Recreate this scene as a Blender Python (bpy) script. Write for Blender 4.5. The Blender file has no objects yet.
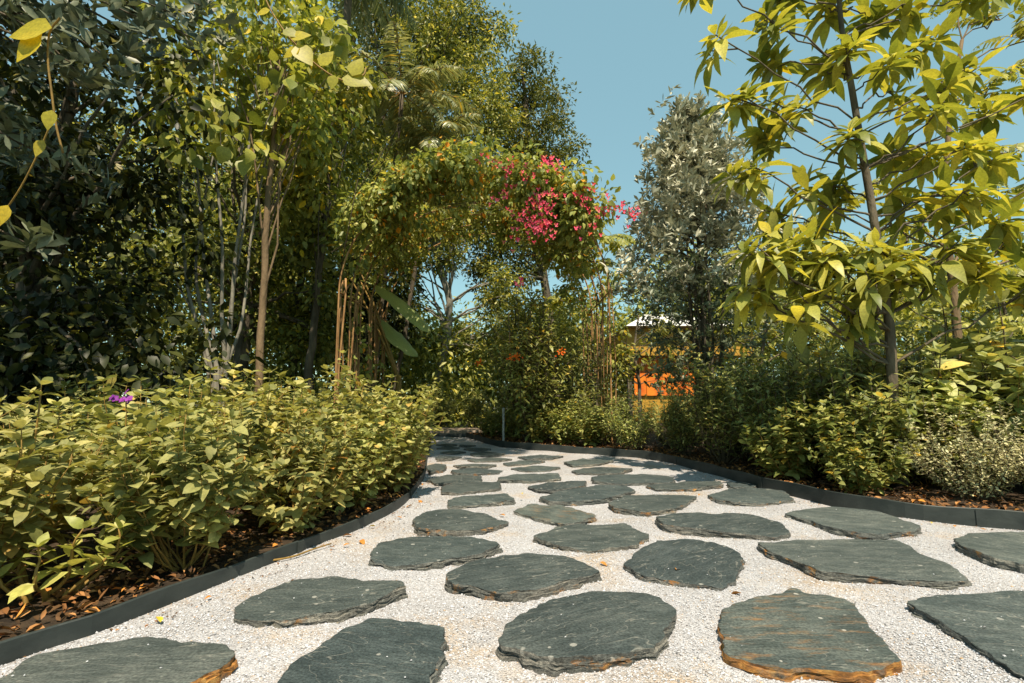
import bpy, math
import numpy as np
from mathutils import Vector

C = bpy.context.scene.collection
RNG = np.random.default_rng(7)
R = math.radians

# ------------------------------------------------------------------ camera
F, CX, CY = 500.0, 512.0, 341.5
CAM_H = 0.8
PITCH = math.atan(58.5 / F)
cam = bpy.data.cameras.new('camera'); cam_o = bpy.data.objects.new('camera', cam); C.objects.link(cam_o)
cam.sensor_width = 36; cam.lens = 36 * F / 1024; cam.clip_start = 0.02; cam.clip_end = 400
cam_o.location = (0, 0, CAM_H); cam_o.rotation_euler = (R(90) + PITCH, 0, 0)
bpy.context.scene.camera = cam_o

def ray(px, py):
    u, v = (px - CX) / F, (CY - py) / F
    cp, sp = math.cos(PITCH), math.sin(PITCH)
    return np.array([u, cp - v * sp, sp + v * cp])
def at(px, py, d):
    r = ray(px, py); t = d / r[1]
    return np.array([0, 0, CAM_H]) + r * t
def ground(px, py, z=0.0):
    r = ray(px, py); t = (z - CAM_H) / r[2]
    return np.array([0, 0, CAM_H]) + r * t

# ------------------------------------------------------------------ mesh building
class MB:
    def __init__(s): s.v=[]; s.n=0; s.f={3:[],4:[]}; s.m={3:[],4:[]}
    def add(s, verts, tris=None, quads=None, mat=0):
        verts = np.asarray(verts, dtype=np.float64).reshape(-1, 3)
        for k, a in ((3, tris), (4, quads)):
            if a is not None and len(a):
                a = np.asarray(a, dtype=np.int64).reshape(-1, k)
                s.f[k].append(a + s.n)
                s.m[k].append(np.full(len(a), mat) if np.isscalar(mat) else np.asarray(mat))
        s.v.append(verts); s.n += len(verts)
    def build(s, name, mats, parent=None, smooth=True, loc=None):
        me = bpy.data.meshes.new(name)
        if s.v:
            V = np.concatenate(s.v)
            if loc is not None: V = V - np.asarray(loc)
            T = np.concatenate(s.f[3]) if s.f[3] else np.zeros((0,3), int)
            Q = np.concatenate(s.f[4]) if s.f[4] else np.zeros((0,4), int)
            M = np.concatenate(s.m[3] + s.m[4]).astype(np.int32)
            me.vertices.add(len(V)); me.vertices.foreach_set('co', V.astype(np.float32).ravel())
            me.loops.add(T.size + Q.size)
            me.loops.foreach_set('vertex_index', np.concatenate([T.ravel(), Q.ravel()]).astype(np.int32))
            me.polygons.add(len(T) + len(Q))
            st = np.concatenate([np.arange(len(T)) * 3, T.size + np.arange(len(Q)) * 4]).astype(np.int32)
            me.polygons.foreach_set('loop_start', st)
            me.polygons.foreach_set('material_index', M)
            me.polygons.foreach_set('use_smooth', np.full(len(M), bool(smooth)))
            me.update(calc_edges=True); me.validate()
        for m in (mats if isinstance(mats, (list, tuple)) else [mats]): me.materials.append(m)
        o = bpy.data.objects.new(name, me); C.objects.link(o)
        if parent is not None: o.parent = parent
        if loc is not None: o.location = tuple(loc)
        return o

def tag(o, label=None, cat=None, group=None, kind=None):
    if label: o['label'] = label
    if cat: o['category'] = cat
    if group: o['group'] = group
    if kind: o['kind'] = kind
    return o
def thing(name, label, cat, loc=(0,0,0), rz=0, group=None, scale=1):
    o = bpy.data.objects.new(name, None); C.objects.link(o)
    o.location = tuple(loc); o.rotation_euler = (0, 0, rz); o.empty_display_size = .1
    o.scale = (scale,)*3 if np.isscalar(scale) else scale
    return tag(o, label, cat, group)
def copy_thing(root, loc, rz=0, scale=1, label=None, group=None):
    r = root.copy(); C.objects.link(r); r.location = tuple(loc); r.rotation_euler = (0,0,rz)
    r.scale = (scale,)*3 if np.isscalar(scale) else scale
    if label: r['label'] = label
    if group: r['group'] = group
    for ch in list(root.children):
        c = ch.copy(); C.objects.link(c); c.parent = r
        for g in list(ch.children):
            d = g.copy(); C.objects.link(d); d.parent = c
    return r

def norm(a): return a / np.maximum(np.linalg.norm(a, axis=-1, keepdims=True), 1e-9)

# leaf templates: along +Y, unit length, half width 0.5 * w at the widest, normal +Z
def leaf_template(rows, w, fold=0.12, peak=0.45, tipsharp=1.0):
    if rows == 0:
        v = np.array([[0,0,0],[-w/2,peak,fold*w],[0,1,0],[w/2,peak,fold*w]])
        return v, np.array([[0,2,1],[0,3,2]]), None
    ys = np.linspace(0, 1, rows + 2)
    v = [[0,0,0]]; tris=[]; quads=[]
    for y in ys[1:-1]:
        a = y ** (math.log(.5)/math.log(peak))
        h = w/2 * math.sin(math.pi * a) ** tipsharp
        v += [[-h, y, fold*h*2], [0, y, 0], [h, y, fold*h*2]]
    v.append([0,1,0]); last = len(v)-1
    tris += [[0,2,1],[0,3,2]]
    for i in range(rows-1):
        b = 1+3*i
        quads += [[b,b+1,b+4,b+3],[b+1,b+2,b+5,b+4]]
    b = 1+3*(rows-1)
    tris += [[b,b+1,last],[b+1,b+2,last]]
    return np.array(v, float), np.array(tris), (np.array(quads) if quads else None)

def scatter(mb, T, P, D, U, S, W=None, curl=None, mat=0):
    v, tr, qu = T
    N = len(P)
    if N == 0: return
    P = np.asarray(P, float); D = norm(np.asarray(D, float)); U = np.asarray(U, float)
    X = norm(np.cross(D, U)); Z = np.cross(X, D)
    S = np.broadcast_to(np.asarray(S, float), (N,)); W = np.ones(N) if W is None else np.broadcast_to(np.asarray(W, float), (N,))
    curl = np.zeros(N) if curl is None else np.broadcast_to(np.asarray(curl, float), (N,))
    vy = v[:,1][None]; 
    zz = v[:,2][None] - curl[:,None] * vy**2
    yy = vy * (1 - 0.25*np.abs(curl[:,None])*vy)
    V = P[:,None] + S[:,None,None] * ((v[:,0][None]*W[:,None])[...,None]*X[:,None] + yy[...,None]*D[:,None] + zz[...,None]*Z[:,None])
    off = (np.arange(N) * len(v))[:,None,None]
    mm = mat
    tt = (tr[None] + off).reshape(-1,3); qq = None if qu is None else (qu[None] + off).reshape(-1,4)
    mb.add(V, tt, qq, mat=mm)

def tube(mb, pts, rad, sides=6, mat=0, cap=True):
    pts = np.asarray(pts, float); n = len(pts)
    rad = np.broadcast_to(np.asarray(rad, float), (n,))
    tan = norm(np.gradient(pts, axis=0))
    ref = np.array([0,0,1.0]) if abs(tan[0][2]) < .9 else np.array([1.0,0,0])
    x = norm(np.cross(tan[0], ref)); rings = []
    a = np.arange(sides) * 2*math.pi/sides
    for i in range(n):
        x = norm(x - tan[i]*np.dot(x, tan[i])); y = np.cross(tan[i], x)
        rings.append(pts[i] + rad[i]*(np.cos(a)[:,None]*x + np.sin(a)[:,None]*y))
    q = []
    for i in range(n-1):
        for j in range(sides):
            k = (j+1) % sides
            q.append([i*sides+j, i*sides+k, (i+1)*sides+k, (i+1)*sides+j])
    V = np.concatenate(rings)
    tr = []
    if cap:
        V = np.concatenate([V, pts[-1:]])
        tr = [[(n-1)*sides+j, (n-1)*sides+(j+1)%sides, len(V)-1] for j in range(sides)]
    mb.add(V, tr, q, mat)

def bez(a, b, c, n=8):
    t = np.linspace(0,1,n)[:,None]
    return (1-t)**2*a + 2*t*(1-t)*b + t**2*c
def wobble(pts, amt, rng):
    pts = np.asarray(pts, float).copy(); n = len(pts)
    if n > 2: pts[1:-1] += rng.normal(0, amt, (n-2, 3))
    return pts
def box(mb, lo, hi, mat=0):
    x0,y0,z0 = lo; x1,y1,z1 = hi
    v = [[x0,y0,z0],[x1,y0,z0],[x1,y1,z0],[x0,y1,z0],[x0,y0,z1],[x1,y0,z1],[x1,y1,z1],[x0,y1,z1]]
    mb.add(v, None, [[0,3,2,1],[4,5,6,7],[0,1,5,4],[1,2,6,5],[2,3,7,6],[3,0,4,7]], mat)

# ------------------------------------------------------------------ materials
def mat_new(name):
    m = bpy.data.materials.new(name); m.use_nodes = True
    nt = m.node_tree; nt.nodes.clear()
    out = nt.nodes.new('ShaderNodeOutputMaterial')
    return m, nt, out
def N(nt, t, **k):
    n = nt.nodes.new(t)
    for a, b in k.items(): setattr(n, a, b)
    return n
def ramp(nt, stops, interp='LINEAR'):
    r = N(nt, 'ShaderNodeValToRGB'); r.color_ramp.interpolation = interp
    e = r.color_ramp.elements
    while len(e) < len(stops): e.new(.5)
    for i, (p, c) in enumerate(stops): e[i].position = p; e[i].color = (*c, 1)
    return r
def mixrgb(nt, mode='MIX', fac=None, a=None, b=None):
    n = N(nt, 'ShaderNodeMix', data_type='RGBA', blend_type=mode)
    for sock, val in ((n.inputs[0], fac), (n.inputs[6], a), (n.inputs[7], b)):
        if val is None: continue
        if hasattr(val, 'type') and hasattr(val, 'links'): nt.links.new(val, sock)
        elif np.isscalar(val): sock.default_value = val
        else: sock.default_value = (*val, 1)
    return n.outputs[2]

def leaf_mat(name, stops, trans=0.35, tcol=(1.5,1.45,.8), rough=.45, spec=.35, patch=.35, pscale=1.3, gain=1.6):
    m, nt, out = mat_new(name)
    g = N(nt, 'ShaderNodeNewGeometry'); r = ramp(nt, [(p, tuple(min(.85, x*gain*w) for x, w in zip(c, (1.0,1.0,1.05) if gain > 1.01 else (1,1,1)))) for p, c in stops])
    nt.links.new(g.outputs['Random Per Island'], r.inputs[0])
    tc = N(nt, 'ShaderNodeTexCoord')
    nz = N(nt, 'ShaderNodeTexNoise'); nz.inputs['Scale'].default_value = pscale; nz.inputs['Detail'].default_value = 3
    nt.links.new(tc.outputs['Object'], nz.inputs['Vector'])
    pr = ramp(nt, [(.3,(1-patch,1-patch*.85,1-patch)), (.7,(1+patch,1+patch*.9,1+patch*.5))])
    nt.links.new(nz.outputs[0], pr.inputs[0])
    col = mixrgb(nt, 'MULTIPLY', 1.0, r.outputs[0], pr.outputs[0])
    oi = N(nt, 'ShaderNodeObjectInfo')
    ro = ramp(nt, [(0,(.82,.84,.8)), (.5,(1.05,1.0,.95)), (1,(1.16,1.2,1.1))]); nt.links.new(oi.outputs['Random'], ro.inputs[0])
    col = mixrgb(nt, 'MULTIPLY', 1.0, col, ro.outputs[0])
    # fine mottling on the blade itself
    n2 = N(nt, 'ShaderNodeTexNoise'); n2.inputs['Scale'].default_value = 60; n2.inputs['Detail'].default_value = 2
    nt.links.new(tc.outputs['Object'], n2.inputs['Vector'])
    r2 = ramp(nt, [(.3,(.8,.8,.8)), (.7,(1.15,1.15,1.1))]); nt.links.new(n2.outputs[0], r2.inputs[0])
    col = mixrgb(nt, 'MULTIPLY', 1.0, col, r2.outputs[0])
    p = N(nt, 'ShaderNodeBsdfPrincipled'); nt.links.new(col, p.inputs['Base Color'])
    p.inputs['Roughness'].default_value = rough; p.inputs['Specular IOR Level'].default_value = spec
    t = N(nt, 'ShaderNodeBsdfTranslucent')
    nt.links.new(mixrgb(nt, 'MULTIPLY', 1.0, col, tcol), t.inputs['Color'])
    mx = N(nt, 'ShaderNodeMixShader'); mx.inputs[0].default_value = trans
    nt.links.new(p.outputs[0], mx.inputs[1]); nt.links.new(t.outputs[0], mx.inputs[2])
    nt.links.new(mx.outputs[0], out.inputs[0])
    return m

def rough_mat(name, c0, c1, scale=8, rough=.85, bump=.3, stretch=(1,1,1), spec=.3, bscale=None):
    m, nt, out = mat_new(name)
    tc = N(nt, 'ShaderNodeTexCoord'); mp = N(nt, 'ShaderNodeMapping'); mp.inputs['Scale'].default_value = stretch
    nt.links.new(tc.outputs['Object'], mp.inputs[0])
    nz = N(nt, 'ShaderNodeTexNoise'); nz.inputs['Scale'].default_value = scale; nz.inputs['Detail'].default_value = 6
    nt.links.new(mp.outputs[0], nz.inputs['Vector'])
    r = ramp(nt, [(.3,c0),(.7,c1)]); nt.links.new(nz.outputs[0], r.inputs[0])
    p = N(nt, 'ShaderNodeBsdfPrincipled'); nt.links.new(r.outputs[0], p.inputs['Base Color'])
    p.inputs['Roughness'].default_value = rough; p.inputs['Specular IOR Level'].default_value = spec
    n2 = N(nt, 'ShaderNodeTexNoise'); n2.inputs['Scale'].default_value = bscale or scale*4; n2.inputs['Detail'].default_value = 5
    nt.links.new(mp.outputs[0], n2.inputs['Vector'])
    b = N(nt, 'ShaderNodeBump'); b.inputs['Strength'].default_value = bump; b.inputs['Distance'].default_value = .02
    nt.links.new(n2.outputs[0], b.inputs['Height']); nt.links.new(b.outputs[0], p.inputs['Normal'])
    nt.links.new(p.outputs[0], out.inputs[0])
    return m

def island_mat(name, stops, rough=.8, spec=.3):
    m, nt, out = mat_new(name)
    g = N(nt, 'ShaderNodeNewGeometry'); r = ramp(nt, stops); nt.links.new(g.outputs['Random Per Island'], r.inputs[0])
    p = N(nt, 'ShaderNodeBsdfPrincipled'); nt.links.new(r.outputs[0], p.inputs['Base Color'])
    p.inputs['Roughness'].default_value = rough; p.inputs['Specular IOR Level'].default_value = spec
    nt.links.new(p.outputs[0], out.inputs[0]); return m

M = {}
M['tib'] = leaf_mat('yellow_green_shrub_leaf', [(0,(.1,.112,.036)),(.35,(.185,.185,.068)),(.8,(.275,.258,.105)),(.985,(.34,.31,.13)),(.99,(.3,.2,.06)),(1,(.34,.15,.03))], .32, rough=.55, spec=.3, pscale=2.5, patch=.38, gain=1.5)
M['sprig'] = leaf_mat('broad_shrub_leaf', [(0,(.18,.2,.05)),(.6,(.26,.265,.08)),(1,(.32,.3,.1))], .32, spec=.3)
M['darkshrub'] = leaf_mat('dark_shrub_leaf', [(0,(.06,.08,.028)),(.5,(.165,.182,.065)),(.9,(.29,.29,.115)),(1,(.32,.27,.07))], .3, spec=.4, pscale=2)
M['midshrub'] = leaf_mat('mid_green_shrub_leaf', [(0,(.08,.1,.028)),(.5,(.17,.18,.055)),(.94,(.27,.265,.1)),(1,(.42,.25,.02))], .3, spec=.35, pscale=2)
M['paleshrub'] = leaf_mat('pale_large_leaf', [(0,(.17,.19,.09)),(.6,(.25,.26,.13)),(.94,(.31,.31,.15)),(1,(.5,.3,.02))], .3, spec=.35)
M['silverfine'] = leaf_mat('fine_silver_leaf', [(0,(.2,.195,.12)),(.6,(.32,.3,.2)),(1,(.42,.38,.26))], .25, tcol=(1.2,1.2,.9), spec=.2)
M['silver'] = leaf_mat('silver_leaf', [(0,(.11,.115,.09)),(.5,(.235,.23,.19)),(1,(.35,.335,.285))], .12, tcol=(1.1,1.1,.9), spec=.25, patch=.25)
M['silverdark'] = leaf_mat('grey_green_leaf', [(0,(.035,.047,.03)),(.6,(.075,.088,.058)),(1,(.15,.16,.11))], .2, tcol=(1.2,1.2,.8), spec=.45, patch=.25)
M['bigleaf'] = leaf_mat('large_bright_leaf', [(0,(.1,.12,.03)),(.3,(.18,.19,.045)),(.65,(.27,.255,.062)),(.96,(.36,.325,.08)),(1,(.5,.36,.03))], .38, tcol=(1.42,1.32,.5), rough=.42, spec=.35, patch=.3, pscale=.9, gain=1.75)
M['pinnate'] = leaf_mat('pale_pinnate_leaf', [(0,(.12,.14,.035)),(.5,(.19,.2,.055)),(.95,(.26,.26,.07)),(1,(.6,.38,.01))], .4, tcol=(1.5,1.4,.55))
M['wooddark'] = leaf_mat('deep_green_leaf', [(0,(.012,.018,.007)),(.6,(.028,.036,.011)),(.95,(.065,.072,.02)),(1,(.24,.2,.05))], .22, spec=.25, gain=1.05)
M['woodmid'] = leaf_mat('mid_green_tree_leaf', [(0,(.04,.055,.014)),(.4,(.1,.115,.03)),(.8,(.19,.19,.058)),(.965,(.26,.24,.07)),(1,(.6,.36,.01))], .32, spec=.35, gain=1.8)
M['woodlight'] = leaf_mat('light_green_tree_leaf', [(0,(.085,.1,.022)),(.5,(.17,.175,.04)),(.93,(.25,.235,.055)),(1,(.5,.33,.015))], .38, spec=.35, gain=1.5)
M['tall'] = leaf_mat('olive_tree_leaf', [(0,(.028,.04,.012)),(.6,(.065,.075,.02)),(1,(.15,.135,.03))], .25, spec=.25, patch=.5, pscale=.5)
M['palm'] = leaf_mat('palm_leaflet', [(0,(.12,.135,.065)),(.6,(.21,.215,.11)),(.93,(.3,.28,.15)),(1,(.45,.28,.03))], .25, spec=.5, rough=.35, patch=.15)
M['palmdark'] = leaf_mat('hanging_palm_leaflet', [(0,(.06,.075,.04)),(1,(.15,.155,.085))], .2, spec=.5)
M['banana'] = leaf_mat('banana_leaf', [(0,(.17,.2,.08)),(1,(.22,.24,.1))], .35, spec=.4)
M['vine'] = leaf_mat('arch_vine_leaf', [(0,(.09,.112,.032)),(.45,(.19,.208,.06)),(.8,(.27,.265,.075)),(.95,(.34,.29,.07)),(.975,(.5,.2,.015)),(1,(.55,.16,.01))], .35, spec=.3, pscale=1.6, patch=.22, gain=1.8)
M['pink'] = leaf_mat('pink_bract', [(0,(.8,.035,.11)),(.4,(.88,.08,.2)),(.7,(.9,.16,.3)),(.85,(.88,.12,.07)),(1,(.9,.3,.22))], .15, tcol=(1.1,1,1), spec=.15, patch=.25, pscale=6, gain=1.0)
M['orangeflower'] = leaf_mat('orange_petal', [(0,(.8,.2,.01)),(1,(.85,.1,.01))], .3, tcol=(1.1,1,1), spec=.15, patch=.1, gain=1.0)
M['purple'] = leaf_mat('purple_petal', [(0,(.22,.03,.32)),(1,(.34,.06,.45))], .3, tcol=(1.1,1,1.1), spec=.15, patch=.1, gain=1.0)
M['yellowvine'] = leaf_mat('golden_vine_leaf', [(0,(.24,.23,.04)),(.5,(.38,.33,.05)),(1,(.52,.4,.04))], .45, tcol=(1.4,1.25,.5), spec=.4, gain=1.0)
M['litter'] = island_mat('dead_leaf', [(0,(.025,.014,.007)),(.4,(.1,.05,.018)),(.7,(.24,.1,.03)),(.9,(.4,.2,.07)),(1,(.55,.22,.03))], .75)
M['stem'] = rough_mat('golden_stem', (.16,.1,.025), (.3,.18,.04), 30, .6, .1)
M['twig'] = rough_mat('brown_twig', (.06,.045,.025), (.13,.1,.055), 30, .8, .2)
M['bark'] = rough_mat('grey_brown_bark', (.055,.045,.032), (.16,.13,.09), 9, .9, .8, (1,1,.35))
M['barkwarm'] = rough_mat('warm_brown_bark', (.11,.075,.04), (.24,.165,.095), 10, .9, .7, (1,1,.3))
M['barkpale'] = rough_mat('pale_grey_bark', (.14,.13,.105), (.29,.265,.21), 10, .85, .4, (1,1,.4))
M['cane'] = rough_mat('rusty_cane', (.2,.1,.035), (.42,.24,.1), 18, .7, .2, (1,1,.3))
M['soil'] = rough_mat('dark_soil', (.018,.012,.007), (.07,.045,.025), 14, .95, .9, bscale=60)
M['ground'] = rough_mat('dark_ground', (.02,.017,.009), (.07,.06,.026), 3, .95, .5)  # dark brown-green earth colour of the wide ground sheet
M['edging'] = rough_mat('dark_grey_metal_edging', (.018,.024,.023), (.042,.05,.046), 6, .55, .12, (1,1,1.6), .4)
M['sandstone'] = rough_mat('pinkish_stone_slab', (.26,.19,.14), (.42,.33,.25), 5, .85, .3)
M['roofwhite'] = rough_mat('off_white_roof_sheet', (.7,.68,.64), (.8,.78,.74), 2, .5, .05)
M['ochre'] = rough_mat('ochre_paint', (.4,.22,.03), (.5,.28,.04), 2, .6, .05)
M['orange'] = rough_mat('orange_paint', (.55,.09,.012), (.85,.27,.02), 2.2, .6, .05)
M['greypost'] = rough_mat('pale_grey_paint', (.3,.3,.27), (.45,.44,.4), 6, .6, .1)

# gravel
def gravel_mat():
    m, nt, out = mat_new('pale_gravel')
    tc = N(nt, 'ShaderNodeTexCoord')
    vo = N(nt, 'ShaderNodeTexVoronoi'); vo.inputs['Scale'].default_value = 170
    nt.links.new(tc.outputs['Object'], vo.inputs['Vector'])
    hs = N(nt, 'ShaderNodeSeparateColor'); nt.links.new(vo.outputs['Color'], hs.inputs[0])
    r = ramp(nt, [(0,(.22,.2,.19)),(.07,(.4,.38,.36)),(.25,(.58,.56,.54)),(.75,(.68,.665,.65)),(.95,(.76,.745,.735)),(1,(.55,.43,.3))])
    nt.links.new(hs.outputs[0], r.inputs[0])
    nz = N(nt, 'ShaderNodeTexNoise'); nz.inputs['Scale'].default_value = 2.2; nz.inputs['Detail'].default_value = 5
    nt.links.new(tc.outputs['Object'], nz.inputs['Vector'])
    r2 = ramp(nt, [(.38,(.61,.61,.64)),(.6,(.7,.712,.76))]); nt.links.new(nz.outputs[0], r2.inputs[0])
    col = mixrgb(nt, 'MULTIPLY', 1.0, r.outputs[0], r2.outputs[0])
    # sandy yellowish patches
    n3 = N(nt, 'ShaderNodeTexNoise'); n3.inputs['Scale'].default_value = 1.6; n3.inputs['Detail'].default_value = 7; n3.inputs['Roughness'].default_value = .7
    mp = N(nt, 'ShaderNodeMapping'); mp.inputs['Location'].default_value = (3.1,1.7,0); nt.links.new(tc.outputs['Object'], mp.inputs[0]); nt.links.new(mp.outputs[0], n3.inputs['Vector'])
    r3 = ramp(nt, [(.52,(0,0,0)),(.68,(.8,.8,.8))]); nt.links.new(n3.outputs[0], r3.inputs[0])
    col = mixrgb(nt, 'MULTIPLY', r3.outputs[0], col, (1,.78,.52))
    p = N(nt, 'ShaderNodeBsdfPrincipled'); p.inputs['Roughness'].default_value = .85; p.inputs['Specular IOR Level'].default_value = .25
    nt.links.new(col, p.inputs['Base Color'])
    b = N(nt, 'ShaderNodeBump'); b.inputs['Strength'].default_value = .9; b.inputs['Distance'].default_value = .006; b.invert = True
    nt.links.new(vo.outputs['Distance'], b.inputs['Height']); nt.links.new(b.outputs[0], p.inputs['Normal'])
    nt.links.new(p.outputs[0], out.inputs[0]); return m
M['gravel'] = gravel_mat()
M['chips'] = island_mat('gravel_chip', [(0,(.1,.1,.1)),(.06,(.3,.3,.31)),(.3,(.42,.422,.445)),(.7,(.49,.495,.525)),(.95,(.6,.605,.635)),(1,(.45,.3,.16))], .8)

def slate_mat(name, rust=0.0, tint=(1,1,1), edge=False, lichen=.5):
    m, nt, out = mat_new(name)
    tc = N(nt, 'ShaderNodeTexCoord'); oi = N(nt, 'ShaderNodeObjectInfo')
    ad = N(nt, 'ShaderNodeVectorMath', operation='ADD')
    sc = N(nt, 'ShaderNodeMath', operation='MULTIPLY'); sc.inputs[1].default_value = 37.0
    nt.links.new(oi.outputs['Random'], sc.inputs[0])
    vr = N(nt, 'ShaderNodeVectorRotate', rotation_type='Z_AXIS'); an = N(nt, 'ShaderNodeMath', operation='MULTIPLY_ADD'); an.inputs[1].default_value = 1.4; an.inputs[2].default_value = -.7
    nt.links.new(oi.outputs['Random'], an.inputs[0]); nt.links.new(an.outputs[0], vr.inputs['Angle'])
    nt.links.new(tc.outputs['Object'], vr.inputs['Vector']); nt.links.new(vr.outputs[0], ad.inputs[0]); nt.links.new(sc.outputs[0], ad.inputs[1])
    mp = N(nt, 'ShaderNodeMapping'); mp.inputs['Scale'].default_value = (3,3,70) if edge else (3.2,10,10)
    nt.links.new(ad.outputs[0], mp.inputs[0])
    nz = N(nt, 'ShaderNodeTexNoise'); nz.inputs['Scale'].default_value = 2.2; nz.inputs['Detail'].default_value = 12; nz.inputs['Roughness'].default_value = .74
    nt.links.new(mp.outputs[0], nz.inputs['Vector'])
    if edge: st = [(.25,(.035,.04,.038)),(.42,(.09,.096,.088)),(.58,(.19,.185,.16)),(.8,(.3,.275,.22))]  # greyer split edge, brightened further: sunlight on the ledges is in its colour
    else: st = [(.25,(.026,.036,.035)),(.45,(.048,.062,.06)),(.62,(.08,.096,.091)),(.8,(.15,.157,.143))]
    st = [(p, tuple(a*b*e for a, b, e in zip(c, tint, (.93,.95,1.02)))) for p, c in st]
    r = ramp(nt, st); nt.links.new(nz.outputs[0], r.inputs[0]); col = r.outputs[0]
    rt_ = ramp(nt, [(0,(.8,.82,.84)),(.35,(1.1,1.06,1.0)),(.7,(.9,.95,.97)),(1,(1.22,1.2,1.14))]); nt.links.new(oi.outputs['Random'], rt_.inputs[0])
    col = mixrgb(nt, 'MULTIPLY', 1.0, col, rt_.outputs[0])
    # dusty broad patches
    nd = N(nt, 'ShaderNodeTexNoise'); nd.inputs['Scale'].default_value = 3.5; nd.inputs['Detail'].default_value = 6
    nt.links.new(ad.outputs[0], nd.inputs['Vector'])
    rd = ramp(nt, [(.35,(.75,.78,.78)),(.65,(1.25,1.2,1.15))]); nt.links.new(nd.outputs[0], rd.inputs[0])
    col = mixrgb(nt, 'MULTIPLY', 1.0, col, rd.outputs[0])
    ng = N(nt, 'ShaderNodeTexNoise'); ng.inputs['Scale'].default_value = 130; ng.inputs['Detail'].default_value = 4
    nt.links.new(ad.outputs[0], ng.inputs['Vector']); rg = ramp(nt, [(.32,(.62,.62,.62)),(.5,(1,1,1)),(.7,(1.5,1.48,1.42))]); nt.links.new(ng.outputs[0], rg.inputs[0])
    col = mixrgb(nt, 'MULTIPLY', 1.0, col, rg.outputs[0])
    # pale veins / scratches
    nv = N(nt, 'ShaderNodeTexNoise'); nv.inputs['Scale'].default_value = 3; nv.inputs['Detail'].default_value = 3; nv.inputs['Distortion'].default_value = 1.2
    mv = N(nt, 'ShaderNodeMapping'); mv.inputs['Scale'].default_value = (1,3.5,2); mv.inputs['Rotation'].default_value = (0,0,.7)
    nt.links.new(ad.outputs[0], mv.inputs[0]); nt.links.new(mv.outputs[0], nv.inputs['Vector'])
    rv = ramp(nt, [(.493,(0,0,0)),(.5,(.6,.6,.6)),(.507,(0,0,0))]); nt.links.new(nv.outputs[0], rv.inputs[0])
    col = mixrgb(nt, 'MIX', rv.outputs[0], col, (.3,.29,.25))
    # pale lichen spots
    vo = N(nt, 'ShaderNodeTexVoronoi'); vo.inputs['Scale'].default_value = 9; nt.links.new(ad.outputs[0], vo.inputs['Vector'])
    n4 = N(nt, 'ShaderNodeTexNoise'); n4.inputs['Scale'].default_value = 25; nt.links.new(ad.outputs[0], n4.inputs['Vector'])
    ma = N(nt, 'ShaderNodeMath', operation='MULTIPLY_ADD'); nt.links.new(n4.outputs[0], ma.inputs[0]); ma.inputs[1].default_value = .22
    nt.links.new(vo.outputs['Distance'], ma.inputs[2])
    rs = ramp(nt, [(.185,(lichen,)*3),(.205,(0,0,0))]); nt.links.new(ma.outputs[0], rs.inputs[0])
    col = mixrgb(nt, 'MIX', rs.outputs[0], col, (.5,.48,.43))
    if rust > 0:
        nr = N(nt, 'ShaderNodeTexNoise'); nr.inputs['Scale'].default_value = 5; nr.inputs['Detail'].default_value = 8; nr.inputs['Roughness'].default_value = .7
        mr = N(nt, 'ShaderNodeMapping'); mr.inputs['Scale'].default_value = (1.2,3,3) if edge else (1.6,5.5,2); nt.links.new(ad.outputs[0], mr.inputs[0]); nt.links.new(mr.outputs[0], nr.inputs['Vector'])
        rr = ramp(nt, [(.62-.35*rust,(0,0,0)),((.72-.3*rust) if edge else .86,(.9,.9,.9))]); nt.links.new(nr.outputs[0], rr.inputs[0])
        n5 = N(nt, 'ShaderNodeTexNoise'); n5.inputs['Scale'].default_value = 14; n5.inputs['Detail'].default_value = 4; nt.links.new(mr.outputs[0], n5.inputs['Vector'])
        rc = ramp(nt, [(.3,(.16,.07,.02)),(.5,(.42,.17,.025)),(.7,(.55,.3,.08))]); nt.links.new(n5.outputs[0], rc.inputs[0])
        col = mixrgb(nt, 'MIX', rr.outputs[0], col, rc.outputs[0])
    p = N(nt, 'ShaderNodeBsdfPrincipled'); nt.links.new(col, p.inputs['Base Color'])
    p.inputs['Roughness'].default_value = .62; p.inputs['Specular IOR Level'].default_value = .35
    nb = N(nt, 'ShaderNodeTexNoise'); nb.inputs['Scale'].default_value = 9; nb.inputs['Detail'].default_value = 10; nb.inputs['Roughness'].default_value = .65
    nt.links.new(mp.outputs[0], nb.inputs['Vector'])
    b = N(nt, 'ShaderNodeBump'); b.inputs['Strength'].default_value = .7; b.inputs['Distance'].default_value = .014
    nt.links.new(nb.outputs[0], b.inputs['Height'])
    b2 = N(nt, 'ShaderNodeBump'); b2.inputs['Strength'].default_value = .5; b2.inputs['Distance'].default_value = .03
    nt.links.new(nz.outputs[0], b2.inputs['Height']); nt.links.new(b.outputs[0], b2.inputs['Normal'])
    nt.links.new(b2.outputs[0], p.inputs['Normal'])
    nt.links.new(p.outputs[0], out.inputs[0]); return m
M['slate'] = slate_mat('dark_slate'); M['slate_edge'] = slate_mat('split_slate_edge', .04, edge=True)
M['slate_pale'] = slate_mat('pale_slate', tint=(1.45,1.35,1.3)); M['slate_edge_warm'] = slate_mat('stained_slate_edge', .2, edge=True)
M['slate_rusty'] = slate_mat('rust_streaked_slate', .25, tint=(1.5,1.4,1.3), lichen=.9); M['slate_edge_rust'] = slate_mat('rusty_slate_edge', .85, edge=True)

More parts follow.
